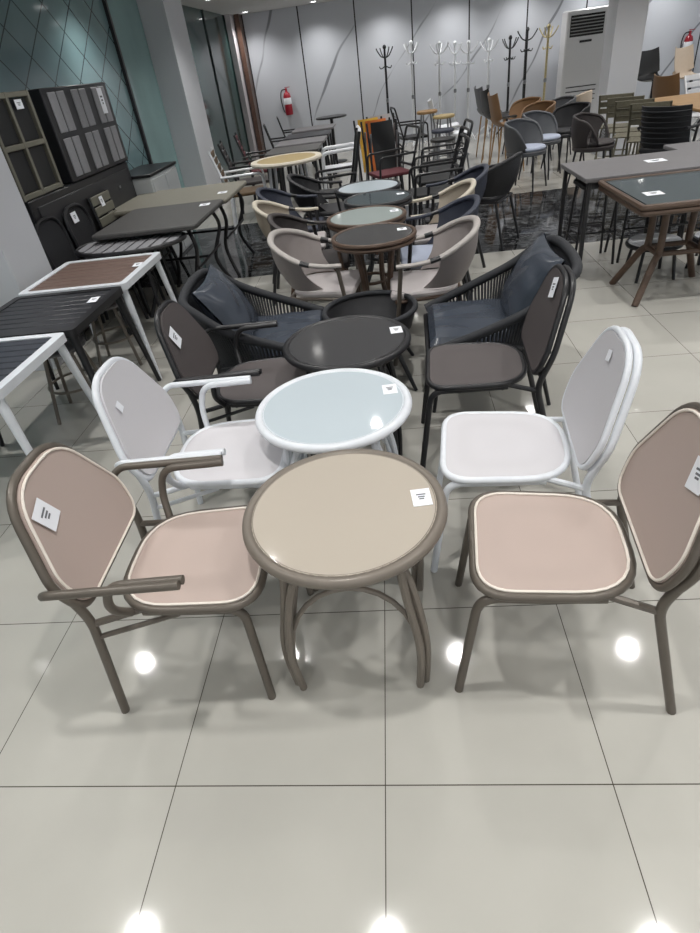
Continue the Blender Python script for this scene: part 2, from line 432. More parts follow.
# ------------------------------------------------------------------ bistro set chairs and tables
SEAT = rpoly([(.215, -.215), (.215, .215), (-.205, .2), (-.205, -.2)], [.1, .1, .17, .17])
BACK = rpoly([(-.215, .02), (.215, .02), (.24, .14), (.13, .395), (-.13, .395), (-.24, .14)], [.07, .07, .13, .15, .15, .13])

def mesh_chair(label, loc, yaw, fm, pm, arms, piping=True, tagpos=None, group=None, tagname=True, tilt=17):
    t = thing('mesh_armchair' if arms else 'mesh_side_chair', label, 'chair', loc, yaw, group)
    zs = .435; F = M[fm]; bx = -.255 if arms else -.225; hd = -.004 if arms else -.021
    rim = [(x, y, zs) for x, y in SEAT]
    g = G(); panel([(x * .97, y * .97, zs + .009) for x, y in SEAT], Vector((0, 0, 1)), .0015, .012, g); g.build('seat', M[pm], t)
    G().tube(rim, .0125, 10, True).build('seat_rim', F, t)
    if piping: G().tube([(x * .955, y * .955, zs + .012) for x, y in SEAT], .0042, 6, True).build('seat_piping', M['piping'], t)
    # back
    ct, st = math.cos(R(tilt)), math.sin(R(tilt)); base = Vector((bx, 0, .45))
    S = Vector((0, 1, 0)); U = Vector((-st, 0, ct)); Nn = S.cross(U)
    at = lambda s_, u_, d=0.: base + S * s_ + U * u_ + Nn * d
    bo = [(-p[0], p[1]) for p in BACK][::-1]
    cx, cy = 0, .19
    g = G(); panel([at(cx + (a - cx) * .965, cy + (b - cy) * .965, .016) for a, b in BACK], Nn, .004, .01, g); g.build('backrest', M[pm], t)
    if not arms: G().tube([at(a, b, .006) for a, b in BACK], .0105, 10, True).build('backrest_rim', F, t)
    if piping: G().tube([at(cx + (a - cx) * .94, cy + (b - cy) * .94, .019) for a, b in BACK], .004, 6, True).build('backrest_piping', M['piping'], t)
    # the outer frame: both rear legs and the hoop behind the back are one bent tube
    rx = -.31 if arms else -.345; fx = .17 if arms else .255
    k0 = min(range(len(bo)), key=lambda k: abs(bo[k][1] - .02) + abs(bo[k][0] + .16)); ring = bo[k0:] + bo[:k0]
    if not (ring[1][1] > .021 or ring[2][1] > .021): ring = [ring[0]] + ring[:0:-1]
    hoop = [at(a, b, hd) for a, b in ring]
    G().tube(hoop, .0125, 10, True).build('back_hoop', F, t)
    for s_ in (1, -1):
        G().tube(fil([(rx, s_ * .235, 0), (bx - .012, s_ * .212, .42), at(s_ * .222, .07, hd)], .05), .0135, 10).build('leg', F, t)
    for s_ in (1, -1):
        G().tube(fil([(fx, s_ * .214, 0), (fx * .4 + .1, s_ * .2, .415), (.06, s_ * .2, .418), (-.12, s_ * .19, .42)], .06), .0135, 10).build('leg', F, t)
        g = G().tube([(-.12, s_ * .185, .425), (bx - .014, s_ * .212, .405)], .0105, 8)
        if arms: g.tube([(-.02, s_ * .195, .405), (bx - .02, s_ * .216, .35)], .008, 8)
        g.build('side_rail', F, t)
        if arms:
            a = G().tube(fil([at(s_ * .236, .12, -.01), (-.32, s_ * .258, .58), (-.29, s_ * .278, .602), (.06, s_ * .274, .604)], .03), .0125, 10)
            a.tube(fil([(-.15, s_ * .2, .43), (-.17, s_ * .25, .5), (-.14, s_ * .254, .598), (.065, s_ * .254, .602)], .08), .0125, 10)
            a.build('armrest', F, t)
    G().tube([(-.1, -.19, .41), (-.1, .19, .41)], .009, 8).tube([(.1, -.19, .41), (.1, .19, .41)], .009, 8).build('stretcher', F, t)
    if tagname:
        s_, u_ = tagpos or (-.1, .27)
        if pm == 'white_mesh':
            price_tag(t, at(s_, u_, .0205), S + U * .3, U - S * .3, .03, .035)
        else:
            price_tag(t, at(s_, u_, .0215), S + U * .35, U - S * .35, .066, .08)
    return t

def bistro_table(label, loc, fm, tm, yaw=0, tagat=(.19, .05), r=.28, h=.578, group=None):
    t = thing('round_bistro_table', label, 'table', loc, yaw, group); F = M[fm]
    G().lathe([(0, h - .012), (r - .012, h - .012), (r - .012, h - .002), (r - .014, h), (0, h)], 64).build('glass_top', M[tm], t)
    ring = [(r * math.cos(a), r * math.sin(a), h - .012) for a in [2 * pi * k / 72 for k in range(72)]]
    G().tube(ring, .017, 12, True).tube([(p[0] * .942, p[1] * .942, h - .004) for p in ring], .0045, 8, True).build('rim', F, t)
    for k in range(4):
        a = pi / 4 + k * pi / 2; c, s = math.cos(a), math.sin(a); tq = Vector((-s, c, 0))
        g = G()
        for off, r0 in ((-.0135, .22), (.0135, .16)):
            pts = cat([Vector((c * r0, s * r0, h - .02)) + tq * off, Vector((c * .245, s * .245, .4)) + tq * off, Vector((c * .288, s * .288, .2)) + tq * off, Vector((c * .278, s * .278, 0)) + tq * off], 6)
            g.tube(pts, .0125, 8)
        g.build('leg', F, t)
        a2 = a + pi / 2; p0 = Vector((c * .283, s * .283, .1)); p1 = Vector((math.cos(a2) * .283, math.sin(a2) * .283, .1))
        mid = (p0 + p1) / 2
        pts = [p0 + (p1 - p0) * (.5 - .5 * math.cos(pi * u / 14)) * 1.0 + Vector((0, 0, 1)) * (.33 * math.sin(pi * u / 14) ** .8) - mid.normalized() * (.05 * math.sin(pi * u / 14)) for u in range(15)]
        pts = [p * 1.0 for p in pts]
        G().tube(pts, .0085, 8).build('leg_arch', F, t)
    if tagat: price_tag(t, (tagat[0], tagat[1], h + .0008), (1, .1, 0), (-.1, 1, 0), .055, .075)
    return t

mesh_chair('tan mesh armchair with taupe tube frame, left of the tan round table', (-.66, 1.2, 0), 2, 'taupe', 'tan_mesh', True, tagpos=(-.1, .28), group='mesh chairs of the bistro sets')
mesh_chair('tan mesh chair without arms, taupe legs, right of the tan round table', (.385, 1.19, 0), 174, 'taupe', 'tan_mesh', False, tagpos=(.09, .3), group='mesh chairs of the bistro sets')
mesh_chair('white mesh armchair with white tube arms, left of the white round table', (-.68, 1.77, 0), 1, 'white_metal', 'white_mesh', True, False, tagpos=(-.1, .28), group='mesh chairs of the bistro sets')
mesh_chair('white mesh chair without arms, right of the white round table', (.345, 1.69, 0), 174, 'white_metal', 'white_mesh', False, False, tagpos=(-.0, .33), group='mesh chairs of the bistro sets')
mesh_chair('dark brown mesh armchair with black arms, left of the black round table', (-.66, 2.36, 0), 1, 'black_metal', 'dark_mesh', True, False, tagpos=(-.1, .28), group='mesh chairs of the bistro sets')
mesh_chair('dark brown mesh chair without arms, black legs, right of the black round table', (.33, 2.34, 0), 176, 'black_metal', 'dark_mesh', False, False, tagpos=(.02, .33), group='mesh chairs of the bistro sets')
bistro_table('round table with tan glass top and taupe curved legs, nearest the front', (-.196, 1.227, 0), 'taupe_light', 'tan_glass', tagat=(.225, .02), group='round bistro tables')
bistro_table('round white table with pale glass top behind the tan one', (-.27, 1.825, 0), 'white_metal', 'pale_top', tagat=(.215, .08), group='round bistro tables')
bistro_table('round black table with dark matt top behind the white one', (-.25, 2.41, 0), 'black_metal', 'dark_top', tagat=(.23, .06), group='round bistro tables')

# ------------------------------------------------------------------ rope lounge set
def cushion(w, d, h, n=18, puff=.35, soft=False):
    """soft block, x depth d, y width w; soft = a pillow with pinched edges and drawn-out corners"""
    g = G()
    def sheet(sign):
        rows = []
        for i in range(n + 1):
            u = -1 + 2 * i / n; row = []
            for j in range(n + 1):
                v = -1 + 2 * j / n
                if soft:
                    e = (max(0, 1 - u * u) * max(0, 1 - v * v)) ** .45
                    pull = 1 - .09 * ((1 - u * u) * v * v + (1 - v * v) * u * u)
                    cr = .006 * math.sin(9 * u + 4 * v + 2 * math.sin(5 * v)) * (1 - e * .3)
                    row.append((u * d / 2 * pull, v * w / 2 * pull, sign * (h / 2 * (.06 + .94 * e) + cr * e)))
                else:
                    e = max(0, (1 - abs(u) ** 4)) ** .5 * max(0, (1 - abs(v) ** 4)) ** .5
                    cr = .003 * math.sin(11 * u * v + 7 * v)
                    row.append((u * d / 2, v * w / 2, sign * (h / 2 * (1 - puff + puff * e) * (.25 + .75 * min(1, 4 * e)) + cr * e)))
            rows.append(row)
        return rows
    g.grid(sheet(1)[::-1]); g.grid(sheet(-1))
    return g

def rope_chair(label, loc, yaw, plabel):
    t = thing('rope_lounge_chair', label, 'chair', loc, yaw, 'rope lounge chairs')
    F = M['black_metal']
    # half top rail: from the front seat corner, low along the side, rising to the back corner, then across the back
    half = [(.33, .31, .37), (.2, .33, .42), (.0, .345, .5), (-.17, .345, .58), (-.29, .32, .67), (-.355, .27, .71), (-.38, .13, .72), (-.385, 0, .72)]
    full = half + [(x, -y, z) for x, y, z in half[::-1][1:]]
    top = cat(full, 5)
    lowh = [(.33, .3, .33), (.2, .3, .31), (.0, .29, .30), (-.12, .28, .30), (-.22, .25, .30), (-.27, .18, .30), (-.285, .09, .30), (-.29, 0, .30)]
    low = cat(lowh + [(x, -y, z) for x, y, z in lowh[::-1][1:]], 5)
    G().tube(top, .024, 10).build('top_rail', M['rope'], t)
    G().tube(low + [Vector((.33, 0, .33))], .014, 8, True).build('seat_frame', F, t)
    g = G()
    for i in range(2, len(top) - 2):
        a, b = top[i], low[i]; m_ = (a + b) / 2 + (Vector((0, 0, 0)) - Vector((.0, 0, 0)))
        for dx in (0, .5):
            a2 = a.lerp(top[i + 1], dx); b2 = b.lerp(low[i + 1], dx)
            g.tube([a2, a2.lerp(b2, .5), b2], .0068, 5)
    rp = g.build('rope_weave', M['rope'], t); rp['kind'] = 'stuff'
    g = G().box((.02, 0, .315), (.6, .56, .02), bev=.004); g.build('seat_deck', F, t)
    for sx, sy in ((.27, .25), (.27, -.25), (-.22, .24), (-.22, -.24)):
        G().tube([(sx, sy, .31), (sx + (.04 if sx > 0 else -.08), sy * 1.08, 0)], .014, 8, r2=.01).build('leg', F, t)
    c = cushion(.54, .56, .11); c.build('seat_cushion', M['navy_vinyl'], t, (.04, 0, .375))
    p = cushion(.5, .42, .17, soft=True).build('throw_pillow', M['navy_vinyl'])
    yw = R(yaw); off = Vector((-.2, 0, .575)); off.rotate(Matrix.Rotation(yw, 3, 'Z'))
    p.matrix_world = Matrix.Translation(Vector(loc) + off) @ Matrix.Rotation(yw, 4, 'Z') @ Matrix.Rotation(R(60), 4, 'Y')
    tag(p, plabel, 'pillow', 'pillows on the rope chairs')
    return t

rope_chair('black rope lounge chair with blue-grey cushions, behind the dark armchair on the left', (-.74, 3.0, 0), 4, 'blue-grey pillow leaning in the left rope lounge chair')
rope_chair('black rope lounge chair with blue-grey cushions, behind the dark mesh chair on the right', (.475, 2.93, 0), 178, 'blue-grey pillow leaning in the right rope lounge chair')

t = thing('drum_side_table', 'round black tub side table with raised rim between the rope chairs', 'table', (-.17, 3.17, 0))
G().lathe([(.0, .25), (.18, .25), (.24, .32), (.268, .425), (.262, .432), (.23, .33), (.18, .285), (0, .28)], 56).build('tub', M['black_wicker'], t)
G().tube([(.265 * math.cos(2 * pi * k / 64), .265 * math.sin(2 * pi * k / 64), .43) for k in range(64)], .016, 10, True).build('rim', M['rope'], t)
for k in range(4):
    a = -pi / 4 + k * pi / 2; c, s = math.cos(a), math.sin(a)
    G().tube([(c * .17, s * .17, .27), (c * .34, s * .34, 0)], .016, 8, r2=.011).build('leg', M['black_metal'], t)

# ------------------------------------------------------------------ wicker tub armchairs of the second row
def tub_chair(label, loc, yaw, shell, tube, leg, seat, tagpos=True, name='wicker_tub_armchair', zb=.765, za=.62, group='wicker tub armchairs in the row', frontleg=None):
    t = thing(name, label, 'chair', loc, yaw, group)
    half = [(.19, .265, za), (.07, .272, za + .005), (-.06, .272, za + .03), (-.18, .24, za + .085), (-.265, .15, zb - .02), (-.295, 0, zb)]
    full = half + [(x, -y, z) for x, y, z in half[::-1][1:]]; cp = cat(full, 7); n = len(cp)
    i0 = 14; i1 = n - 15
    G().tube(cp[i0:i1 + 1], .021, 10, flat=.75).build('top_rail', M[tube], t)
    low = []
    for k in range(i0, i1 + 1):
        u = (k - i0) / (i1 - i0); a = R(65) + u * (2 * pi - R(130))
        low.append(Vector((-.04 + .175 * math.cos(a), .19 * math.sin(a), .455)))
    rows = []
    for j in range(7):
        w = j / 6; rows.append([cp[i0 + k].lerp(low[k], w) + Vector((-.03 * math.sin(pi * w), 0, 0)) for k in range(len(low))])
    G().grid(rows, .008).build('backrest', M[shell], t)
    for s_, seg in ((1, cp[:i0 + 1]), (-1, cp[i1:])):
        arm = G().tube(seg, .0165, 10, flat=.8); a = arm.build('armrest', M[tube], t)
        q = seg[-1] if s_ > 0 else seg[0]
        mid = seg[len(seg) - 4:] if s_ > 0 else seg[:4]
        G().tube(mid, .019, 10, flat=.8).build('arm_joint', M['black_metal'], a)
        G().tube([(.165, s_ * .266, za - .005), (.185, s_ * .25, .42), (.235, s_ * .26, 0)], .0135, 8).build('leg', M[frontleg or leg], t)
        G().tube([(-.17, s_ * .185, .415), (-.27, s_ * .22, 0)], .0135, 8).build('leg', M[leg], t)
    g = G().tube([(.2, -.25, .405), (.2, .25, .405)], .011, 8).tube([(-.19, -.19, .405), (-.19, .19, .405)], .011, 8)
    for s_ in (1, -1): g.tube([(.2, s_ * .25, .405), (-.19, s_ * .19, .405)], .011, 8)
    g.build('seat_frame', M[leg], t)
    G().prism(rpoly([(.235, -.235), (.235, .235), (-.18, .19), (-.18, -.19)], [.04, .04, .14, .14]), .405, .445, .012).build('seat', M[seat], t)
    if tagpos:
        k = int(len(low) * (tagpos if tagpos is not True else .3)); a = cp[i0 + k]; b = low[k]
        d = (b - a).normalized(); tn = (cp[i0 + k + 1] - cp[i0 + k - 1]).normalized()
        nn = tn.cross(d)
        cc = a.lerp(b, .3) - Vector((.03 * math.sin(pi * .3), 0, 0))
        if nn.dot(Vector((-.0, 0, .5)) - cc) < 0: tn = -tn; nn = -nn
        d2 = (d - tn * d.dot(tn)).normalized()
        price_tag(t, cc + tn.cross(d2).normalized() * .004, tn, d2, .062, .07)
    return t

tub_chair('grey wicker armchair left of the brown-rimmed dark table', (-.48, 3.70, 0), -8, 'grey_wicker', 'grey_tube', 'taupe', 'seat_grey', .62)
tub_chair('grey wicker armchair right of the brown-rimmed dark table', (.19, 3.54, 0), 180, 'grey_wicker', 'grey_tube', 'bamboo', 'seat_grey', .34, frontleg='taupe')
tub_chair('dark brown wicker armchair just behind the left grey wicker one', (-.58, 4.27, 0), 4, 'brown_wicker', 'brown_wicker', 'bamboo', 'brown_wicker', .62)
tub_chair('beige wicker armchair with cream rim left of the grey-green glass table', (-.8, 4.84, 0), 4, 'beige_wicker', 'beige_tube', 'char_metal', 'seat_grey', None)
tub_chair('navy armchair behind the beige one on the left', (-.88, 5.42, 0), 0, 'navy_wicker', 'navy_wicker', 'black_metal', 'navy_wicker', .55)
tub_chair('black armchair behind the navy one on the left', (-.68, 6.0, 0), 0, 'black_wicker', 'black_wicker', 'black_metal', 'black_wicker', None)
tub_chair('navy armchair with pale blue seat behind the right grey wicker one', (.27, 4.12, 0), 180, 'navy_wicker', 'navy_wicker', 'black_metal', 'seat_blue', .34)
tub_chair('beige wicker armchair with cream rim, third along the right side of the row', (.32, 4.7, 0), 180, 'beige_wicker', 'beige_tube', 'char_metal', 'seat_grey', None)
tub_chair('charcoal armchair behind the beige wicker one on the right', (.5, 5.28, 0), 180, 'navy_wicker', 'navy_wicker', 'black_metal', 'black_wicker', .34)
tub_chair('black armchair turned away, rearmost on the right of the row', (.88, 5.84, 0), 150, 'black_wicker', 'black_wicker', 'black_metal', 'black_wicker', None)

def cafe_table(label, loc, rim, top, r=.255, h=.7, legs='bamboo', tagat=(.18, .05)):
    t = thing('round_cafe_table', label, 'table', loc, 0, 'round café tables in the row')
    G().lathe([(0, h - .012), (r - .02, h - .012), (r - .016, h), (0, h)], 48).build('glass_top', M[top], t)
    ring = [(r * math.cos(2 * pi * k / 56), r * math.sin(2 * pi * k / 56)) for k in range(56)]
    G().tube([(x, y, h - .008) for x, y in ring], .014, 8, True).tube([(x * .985, y * .985, h - .036) for x, y in ring], .014, 8, True).build('rim', M[rim], t)
    for k in range(4):
        a = pi / 4 + k * pi / 2; c, s = math.cos(a), math.sin(a)
        G().tube(cat([(c * .17, s * .17, h - .03), (c * .12, s * .12, .42), (c * .13, s * .13, .2), (c * .25, s * .25, 0)], 5), .018, 8).build('leg', M[legs], t)
    G().tube([(.125 * math.cos(2 * pi * k / 24), .125 * math.sin(2 * pi * k / 24), .25) for k in range(24)], .012, 8, True).build('leg_ring', M[legs], t)
    if tagat: price_tag(t, (tagat[0], tagat[1], h + .0008), (1, .1, 0), (-.1, 1, 0), .06, .06)
    return t
cafe_table('round dark table with brown rattan rim between the grey wicker armchairs', (-.13, 3.74, 0), 'bamboo', 'dark_top', .26)
cafe_table('round table with grey-green glass and brown rim behind the dark-topped one', (-.19, 4.28, 0), 'bamboo', 'grey_top', .275, tagat=(.2, .05))
cafe_table('round table with dark slate glass, third in the row', (-.11, 4.86, 0), 'char_metal', 'slate_top', .265, legs='black_metal')
cafe_table('round table with pale glass and dark rim, rearmost in the row', (-.2, 5.38, 0), 'char_metal', 'pale_top', .275, legs='black_metal', tagat=None)

# ------------------------------------------------------------------ square slat tables on the left
def slat_table(label, loc, sx, sy, frame, slat, leg, along='x', ns=8, h=.655, tagat=(.25, .05)):
    t = thing('square_slat_table', label, 'table', loc, 0, 'square slat-top garden tables')
    w = .045; g = G()
    o = rpoly([(sx / 2, -sy / 2), (sx / 2, sy / 2), (-sx / 2, sy / 2), (-sx / 2, -sy / 2)], .03, 4)
    i = [(x * (1 - 2 * w / sx), y * (1 - 2 * w / sy)) for x, y in o]
    n = len(o)
    for z0, z1 in ((h - .04, h),):
        vs = [(x, y, z) for z in (z0, z1) for x, y in o] + [(x, y, z) for z in (z0, z1) for x, y in i]
        fs = []
        for k in range(n):
            k2 = (k + 1) % n
            fs += [(k, k2, n + k2, n + k), (2 * n + k2, 2 * n + k, 3 * n + k, 3 * n + k2), (n + k, n + k2, 3 * n + k2, 3 * n + k), (k2, k, 2 * n + k, 2 * n + k2)]
        g.add(vs, fs)
    g.build('frame', M[frame], t)
    ix, iy = sx - 2 * w, sy - 2 * w
    L_, W_ = (ix, iy) if along == 'x' else (iy, ix)
    pitch = W_ / ns; g = G()
    for k in range(ns):
        c = -W_ / 2 + (k + .5) * pitch
        g.box((0, c, h - .012) if along == 'x' else (c, 0, h - .012), (L_ - .002, pitch - .009, .018) if along == 'x' else (pitch - .009, L_ - .002, .018), bev=.003)
    g.box((0, 0, h - .032), (ix, iy, .01))
    g.build('slat_top', M[slat], t)
    for a in (1, -1):
        for b in (1, -1):
            G().tube([(a * (sx / 2 - .04), b * (sy / 2 - .04), h - .03), (a * (sx / 2 + .02), b * (sy / 2 + .01), 0)], .023, 10, r2=.013).build('leg', M[leg], t)
    price_tag(t, (tagat[0], tagat[1], h + .001), (1, .1, 0), (-.1, 1, 0), .055, .09)
    return t
slat_table('square white-framed table with dark slats, nearest on the left edge', (-2.05, 2.32, 0), .70, .64, 'white_metal', 'slat_dark', 'white_metal', tagat=(.1, .0))
slat_table('square all-black slat table between the two white-framed ones', (-2.02, 3.0, 0), .70, .68, 'black_metal', 'slat_black', 'black_metal', tagat=(.26, .12))
slat_table('square white-framed table with brown slats, behind the black slat table', (-2.03, 3.73, 0), .72, .70, 'white_metal', 'slat_brown', 'white_metal', tagat=(.29, .06))

def low_stool(label, loc):
    t = thing('metal_stool', label, 'stool', loc, 12, 'pale metal stools under the slat tables')
    G().prism([(.15 * math.cos(2 * pi * k / 28), .15 * math.sin(2 * pi * k / 28)) for k in range(28)], .42, .445, .008).build('seat', M['grey_table'], t)
    for k in range(4):
        a = pi / 4 + k * pi / 2; G().tube([(.11 * math.cos(a), .11 * math.sin(a), .42), (.2 * math.cos(a), .2 * math.sin(a), 0)], .011, 7).build('leg', M['taupe_light'], t)
    G().tube([(.155 * math.cos(2 * pi * k / 28), .155 * math.sin(2 * pi * k / 28), .2) for k in range(28)], .008, 6, True).build('footrest', M['taupe_light'], t)
low_stool('pale metal stool under the black slat table', (-2.02, 3.02, 0))
low_stool('pale metal stool under the brown slat table', (-2.05, 3.74, 0))

# oval slatted table and the curvy legged dining tables behind
t = thing('oval_slat_table', 'oval black table with grey slats tucked behind the brown slat table', 'table', (-2.06, 4.5, 0))
ov = [(.43 * math.cos(2 * pi * k / 56), .3 * math.sin(2 * pi * k / 56)) for k in range(56)]
G().prism([(x * .97, y * .97) for x, y in ov], .63, .645).build('table_top', M['black_metal'], t)
G().tube([(x, y, .64) for x, y in ov], .016, 8, True).build('rim', M['black_metal'], t)
g = G()
for k in range(9):
    x = -.36 + k * .09; hy = .27 * math.sqrt(max(.02, 1 - (x / .42) ** 2))
    g.prism(rpoly([(x + .036, -hy), (x + .036, hy), (x - .036, hy), (x - .036, -hy)], .012, 3), .645, .651)
g.build('slats', M['plank_grey'], t)
for a in (1, -1):
    for b in (1, -1):
        G().tube([(a * .14, b * .16, .63), (a * .16, b * .22, 0)], .016, 8).build('leg', M['black_metal'], t)

def curvy_table(label, loc, sx, sy, top, h=.71, tagat=(.4, .1), inl=.12):
    t = thing('dining_table', label, 'table', loc, 0, 'dining tables with curved legs')
    G().prism(rpoly([(sx / 2, -sy / 2), (sx / 2, sy / 2), (-sx / 2, sy / 2), (-sx / 2, -sy / 2)], .05, 5), h - .035, h, .008).build('table_top', M[top], t)
    for a in (1, -1):
        for b in (1, -1):
            X, Y = (sx / 2 - .12 if a > 0 else -sx / 2 + inl), b * (sy / 2 - .14)
            G().tube(cat([(X, Y, h - .03), (X + a * .05, Y + b * .04, .52), (X - a * .03, Y - b * .03, .26), (X + a * .06, Y + b * .05, 0)], 6), .017, 8).build('leg', M['black_metal'], t)
    g = G()
    for x in (sx / 2 - .1, -sx / 2 + inl): g.tube([(x, -(sy / 2 - .12), .36), (x, sy / 2 - .12, .36)], .011, 8)
    g.tube([(-sx / 2 + inl, 0, .36), (sx / 2 - .1, 0, .36)], .011, 8)
    g.build('stretcher', M['black_metal'], t)
    price_tag(t, (tagat[0], tagat[1], h + .001), (1, .1, 0), (-.1, 1, 0), .09, .1)
    return t
curvy_table('dark textured dining table with curved black legs, in front of the olive-grey one', (-1.95, 5.0, 0), .86, .98, 'dark_stone', .72, (.3, .3), .3)
curvy_table('olive-grey dining table with curved black legs beside the white cabinet', (-2.07, 5.95, 0), 1.15, .98, 'olive_top', .715, (.45, -.1), .3)

# ------------------------------------------------------------------ tabletops stood on edge, cabinet, chairs in the left corner
t = thing('plank_tabletop', 'black table top with grey planks stood on edge above the black board', 'table top', (-2.72, 5.7, 1.04))
G().box((0, 0, .33), (.16, 1.26, .66), bev=.006).build('frame', M['black_metal'], t)
for k in range(3):
    for j in range(2):
        for q in range(2):
            G().box((.083, -.42 + k * .41 + q * .15 - .06, .17 + j * .32), (.012, .125, .28), bev=.004).build('plank', M['plank_grey'], t)
price_tag(t, (.091, .42, .52), (0, 1, 0), (0, 0, 1), .1, .2)
t = thing('framed_tabletop', 'table top with olive frame and black panels stood on edge beside the white pillar', 'table top', (-2.68, 4.62, 1.04))
g = G()
for y in (-.3, -.02, .28): g.box((0, y, .33), (.06, .035, .66), bev=.004)
for y, z in ((-.01, .02), (-.01, .33), (-.01, .64)): g.box((0, y, z), (.056, .58, .035), bev=.004)
g.build('frame', M['olive_metal'], t)
for y in (-.16, .13):
    for z in (.175, .485): G().box((-.005, y, z), (.03, .235, .27), bev=.004).build('panel', M['black_shell'], t)
price_tag(t, (.031, .1, .58), (0, 1, 0), (0, 0, 1), .1, .06)
t = thing('black_board', 'large black board stood on edge under the plank table tops', 'board', (-2.72, 5.32, 0))
G().box((0, 0, .52), (.14, 1.96, 1.03), bev=.008).build('frame', M['black_metal'], t)
G().box((.074, 0, .55), (.012, 1.8, .86), bev=.004).build('panel', M['char_metal'], t)
g = G()
for y in (-.6, 0, .6): g.box((.083, y, .86), (.008, .04, .02))
g.build('bracket', M['steel'], t)

t = thing('storage_cabinet', 'white two-door cabinet with black top by the teal glass', 'cabinet', (-2.68, 6.78, 0))
G().box((0, 0, .43), (.4, .86, .86), bev=.006).build('body', M['cabinet'], t)
G().box((0, 0, .875), (.43, .9, .03), bev=.004).build('cabinet_top', M['black_metal'], t)
for y in (-.21, .21):
    d = G().box((.206, y, .43), (.014, .4, .8), bev=.003).build('door', M['cabinet'], t)
    G().tube([(.222, y * .2, .5), (.222, y * .2, .62)], .006, 6).build('handle', M['steel'], d)

def corner_chair(label, loc, yaw, kind):
    t = thing('outdoor_chair', label, 'chair', loc, yaw, 'chairs in the left corner')
    F = M['black_metal']
    G().prism(rpoly([(.2, -.19), (.2, .19), (-.2, .19), (-.2, -.19)], .05, 4), .41, .44, .008).build('seat', F, t)
    for a in (1, -1):
        for b in (1, -1):
            G().tube([(a * .17, b * .17, .41), (a * .2, b * .19, 0)], .014, 8).build('leg', F, t)
    if kind == 'slat':
        g = G()
        for k in range(5): g.box((-.19 - k * .01, 0, .52 + k * .085), (.02, .38, .07), bev=.003)
        g.build('backrest', M['olive_metal'], t)
        G().tube([(-.19, .19, .42), (-.245, .19, .9)], .013, 8).build('back_post', F, t)
        G().tube([(-.19, -.19, .42), (-.245, -.19, .9)], .013, 8).build('back_post', F, t)
        price_tag(t, (-.213, -.02, .84), (0, 1, 0), (-.12, 0, 1), .07, .08)
    else:
        o = rpoly([(-.18, .45), (.18, .45), (.2, .9), (-.2, .9)], [.06, .06, .16, .16])
        P = [Vector((-.195 - (z - .45) * .12, y, z)) for y, z in o]
        g = G(); nn = Vector((.99, 0, .12)); panel(P, nn, .012, .012, g); g.build('backrest', M['black_wicker'], t)
        G().tube(P, .015, 8, True).build('back_frame', F, t)
        if kind == 'tagged': price_tag(t, (-.236, -.03, .82), (0, 1, 0), (-.12, 0, 1), .09, .08)
    return t
corner_chair('black chair with rounded back by the black board, nearest the pillar', (-2.37, 4.39, 0), 0, 'round')
corner_chair('black chair with price tag on its back, middle of three by the board', (-2.37, 4.85, 0), 0, 'tagged')
corner_chair('chair with olive-grey slatted back tucked at the dark dining table', (-2.37, 5.36, 0), 0, 'slat')

# ------------------------------------------------------------------ tables on the right
def right_table():
    t = thing('square_glass_table', 'square dark glass table with brown rattan frame and splayed legs at right', 'table', (1.92, 4.13, 0))
    s = .42; h = .7
    G().box((0, 0, h - .008), (s * 2 - .06, s * 2 - .06, .014)).build('glass_top', M['slate_top'], t)
    sq = rpoly([(s, -s), (s, s), (-s, s), (-s, -s)], .02, 3)
    G().tube([(x, y, h - .012) for x, y in sq], .019, 8, True).tube([(x * .99, y * .99, h - .046) for x, y in sq], .018, 8, True).build('frame', M['bamboo'], t)
    for a in (1, -1):
        for b in (1, -1):
            G().tube(cat([(a * .14, b * .1, h - .03), (a * .135, b * .1, .33), (a * .17, b * .13, .26), (a * .29, b * .24, 0)], 5), .024, 10).build('leg', M['bamboo'], t)
    g = G()
    for a in (1, -1): g.tube([(a * .14, -.1, .3), (a * .14, .1, .3)], .018, 8)
    for b in (1, -1): g.tube([(-.14, b * .1, .3), (.14, b * .1, .3)], .018, 8)
    g.build('stretcher', M['bamboo'], t)
    price_tag(t, (-.26, -.13, h + .001), (1, 0, 0), (0, 1, 0), .11, .1)
    return t
right_table()

t = thing('grey_square_table', 'grey laminate table on black legs behind the brown-framed glass table', 'table', (1.9, 4.92, 0))
G().prism(rpoly([(.5, -.36), (.5, .36), (-.5, .36), (-.5, -.36)], .02, 3), .69, .72, .004).build('table_top', M['grey_table'], t)
for a in (1, -1):
    for b in (1, -1): G().box((a * .46, b * .32, .345), (.03, .03, .69), bev=.003).build('leg', M['black_metal'], t)
for b in (1, -1): G().box((0, b * .32, .665), (.92, .02, .05)).build('apron', M['black_metal'], t)
price_tag(t, (.12, .02, .7208), (1, 0, 0), (0, 1, 0), .14, .11)

def stool(label, loc, yaw, top='black_shell', h=.62, s=.15, group='black stools under the grey table'):
    t = thing('stool', label, 'stool', loc, yaw, group)
    G().prism(rpoly([(s, -s), (s, s), (-s, s), (-s, -s)], .03, 4), h - .03, h, .006).build('seat', M[top], t)
    for a in (1, -1):
        for b in (1, -1): G().tube([(a * s * .8, b * s * .8, h - .03), (a * s * 1.05, b * s * 1.05, 0)], .011, 7).build('leg', M['black_metal'], t)
    g = G()
    for a in (1, -1):
        g.tube([(a * s, -s, .2), (a * s, s, .2)], .008, 6).tube([(-s, a * s, .26), (s, a * s, .26)], .008, 6)
    g.build('footrest', M['black_metal'], t)
    return t
for k, (x, y) in enumerate(((1.62, 4.98), (1.98, 5.0), (2.28, 4.98))):
    stool(['black stool under the left end of the grey laminate table', 'black stool under the middle of the grey laminate table', 'black stool under the right end of the grey laminate table'][k], (x, y, 0), 0)

